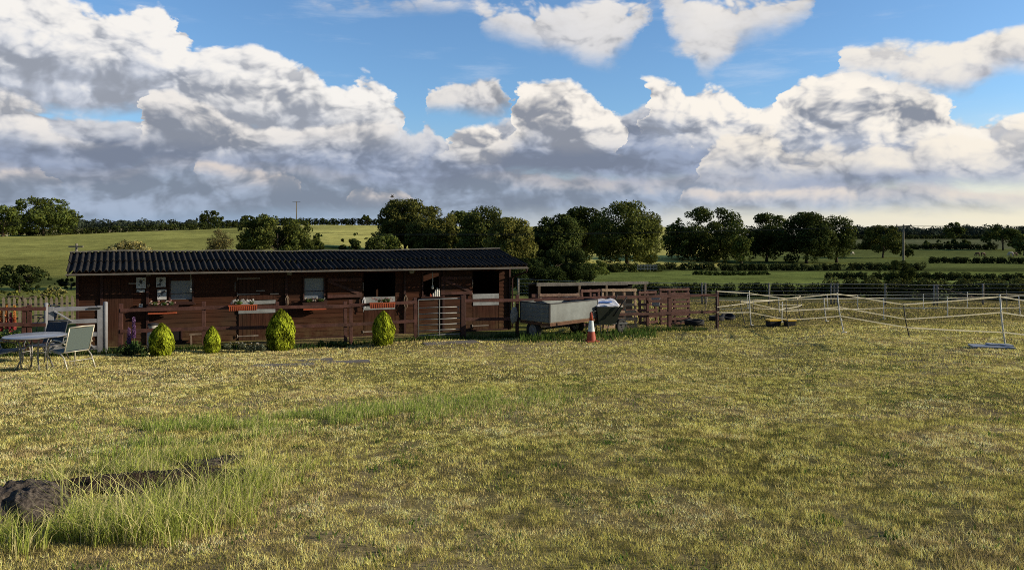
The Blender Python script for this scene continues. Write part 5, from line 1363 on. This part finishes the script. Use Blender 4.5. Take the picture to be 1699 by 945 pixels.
    col = layer(col, [(-300, 400), (722, 400), (738, 222), (770, 210), (812, 214), (842, 235), (855, 212), (862, 172), (880, 142), (900, 135), (945, 138), (985, 160), (1010, 190), (1040, 215), (1060, 400), (1900, 400)],
                [(-300, 300), (735, 255), (790, 272), (840, 255), (880, 235), (950, 252), (1040, 248), (1060, 300), (1900, 300)], .020, .075, (.97, .91, .83), (.33, .36, .43), .008, .45, .8)
    # centre right towers
    col = layer(col, [(-300, 400), (1035, 400), (1055, 165), (1080, 135), (1120, 140), (1150, 158), (1180, 145), (1215, 150), (1250, 172), (1275, 192), (1292, 180), (1300, 150), (1350, 128), (1420, 118), (1470, 135), (1540, 150), (1590, 172), (1620, 205), (1640, 190), (1690, 188), (1900, 180)],
                [(-300, 300), (1040, 215), (1100, 222), (1200, 248), (1280, 262), (1400, 280), (1500, 272), (1600, 285), (1900, 280)], .028, .085, (.97, .91, .83), (.32, .355, .43), .008, .45, .85, bshift=-.06)
    # right high cloud
    col = layer(col, [(-300, 400), (1370, 400), (1395, 110), (1425, 72), (1470, 72), (1540, 74), (1590, 62), (1640, 48), (1720, 40), (1900, 40)], [(-300, 300), (1380, 118), (1450, 130), (1540, 150), (1600, 150), (1640, 125), (1680, 112), (1720, 115), (1900, 120)], .026, .075, (.85, .81, .76), (.37, .39, .45), .012, .6, .65)
    # warm lit scraps low in the bank
    col = layer(col, [(-300, 400), (640, 400), (1130, 400), (1165, 262), (1200, 240), (1280, 225), (1330, 262), (1400, 258), (1480, 250), (1560, 235), (1640, 215), (1699, 205), (1900, 200)], [(-300, 300), (1140, 290), (1200, 296), (1300, 290), (1400, 286), (1500, 280), (1900, 290)], .045, .05, (.92, .84, .73), (.36, .38, .43), .014, .9, .7, alpha=.8)
    col = layer(col, [(-300, 400), (-5, 400), (0, 292), (60, 283), (110, 290), (125, 400), (290, 400), (330, 264), (400, 276), (470, 285), (500, 300), (512, 400), (565, 400), (585, 312), (640, 318), (700, 325), (712, 400), (1120, 400), (1140, 312), (1260, 318), (1400, 312), (1440, 322), (1460, 400), (1900, 400)],
                [(-300, 270), (-8, 270), (10, 300), (100, 304), (130, 270), (280, 270), (340, 300), (400, 318), (500, 318), (530, 270), (560, 300), (600, 342), (690, 345), (720, 300), (1110, 300), (1150, 340), (1400, 342), (1480, 300), (1900, 300)], .02, .022, (.80, .70, .62), (.34, .38, .46), .010, .6, .6, alpha=.75)
    back = smooth(M('ABSOLUTE', az), 1.0, 1.7, 1.0, .42); dk = N.new('ShaderNodeVectorMath'); dk.operation = 'SCALE'; L.new(col, dk.inputs[0]); L.new(back, dk.inputs['Scale']); col = dk.outputs[0]  # unseen sky behind the camera darkened to cut fill on surfaces facing it
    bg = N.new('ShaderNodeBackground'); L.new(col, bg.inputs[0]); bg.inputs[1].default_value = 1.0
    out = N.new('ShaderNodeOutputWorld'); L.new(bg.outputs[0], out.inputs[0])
    w.cycles.sampling_method = 'MANUAL'; w.cycles.sample_map_resolution = 512
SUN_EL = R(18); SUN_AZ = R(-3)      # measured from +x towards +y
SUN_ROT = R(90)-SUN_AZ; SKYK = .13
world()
ld = bpy.data.lights.new('sun', 'SUN'); ld.energy = 5.0; ld.angle = R(.53); ld.color = (1.0, .87, .66)
lo = bpy.data.objects.new('sun', ld); COL.objects.link(lo)
sd = Vector((math.cos(SUN_EL)*math.cos(SUN_AZ), math.cos(SUN_EL)*math.sin(SUN_AZ), math.sin(SUN_EL)))
lo.rotation_euler = (-sd).to_track_quat('-Z', 'Y').to_euler(); lo.location = sd*50

cam = bpy.data.cameras.new('camera'); co = bpy.data.objects.new('camera', cam); COL.objects.link(co); S.camera = co
co.location = (0, 0, EYE); co.rotation_euler = (R(90), 0, 0)
cam.sensor_width = 36; cam.lens = 36*F/1699; cam.shift_y = -(472.5-HY)/1699; cam.clip_end = 20000; cam.clip_start = .1
S.view_settings.view_transform = 'Standard'; S.view_settings.look = 'None'; S.view_settings.exposure = 0; S.view_settings.gamma = 1
S.cycles.max_bounces = 5; S.cycles.diffuse_bounces = 2; S.cycles.glossy_bounces = 2; S.cycles.transmission_bounces = 3
S.cycles.use_denoising = False; S.cycles.filter_width = .95
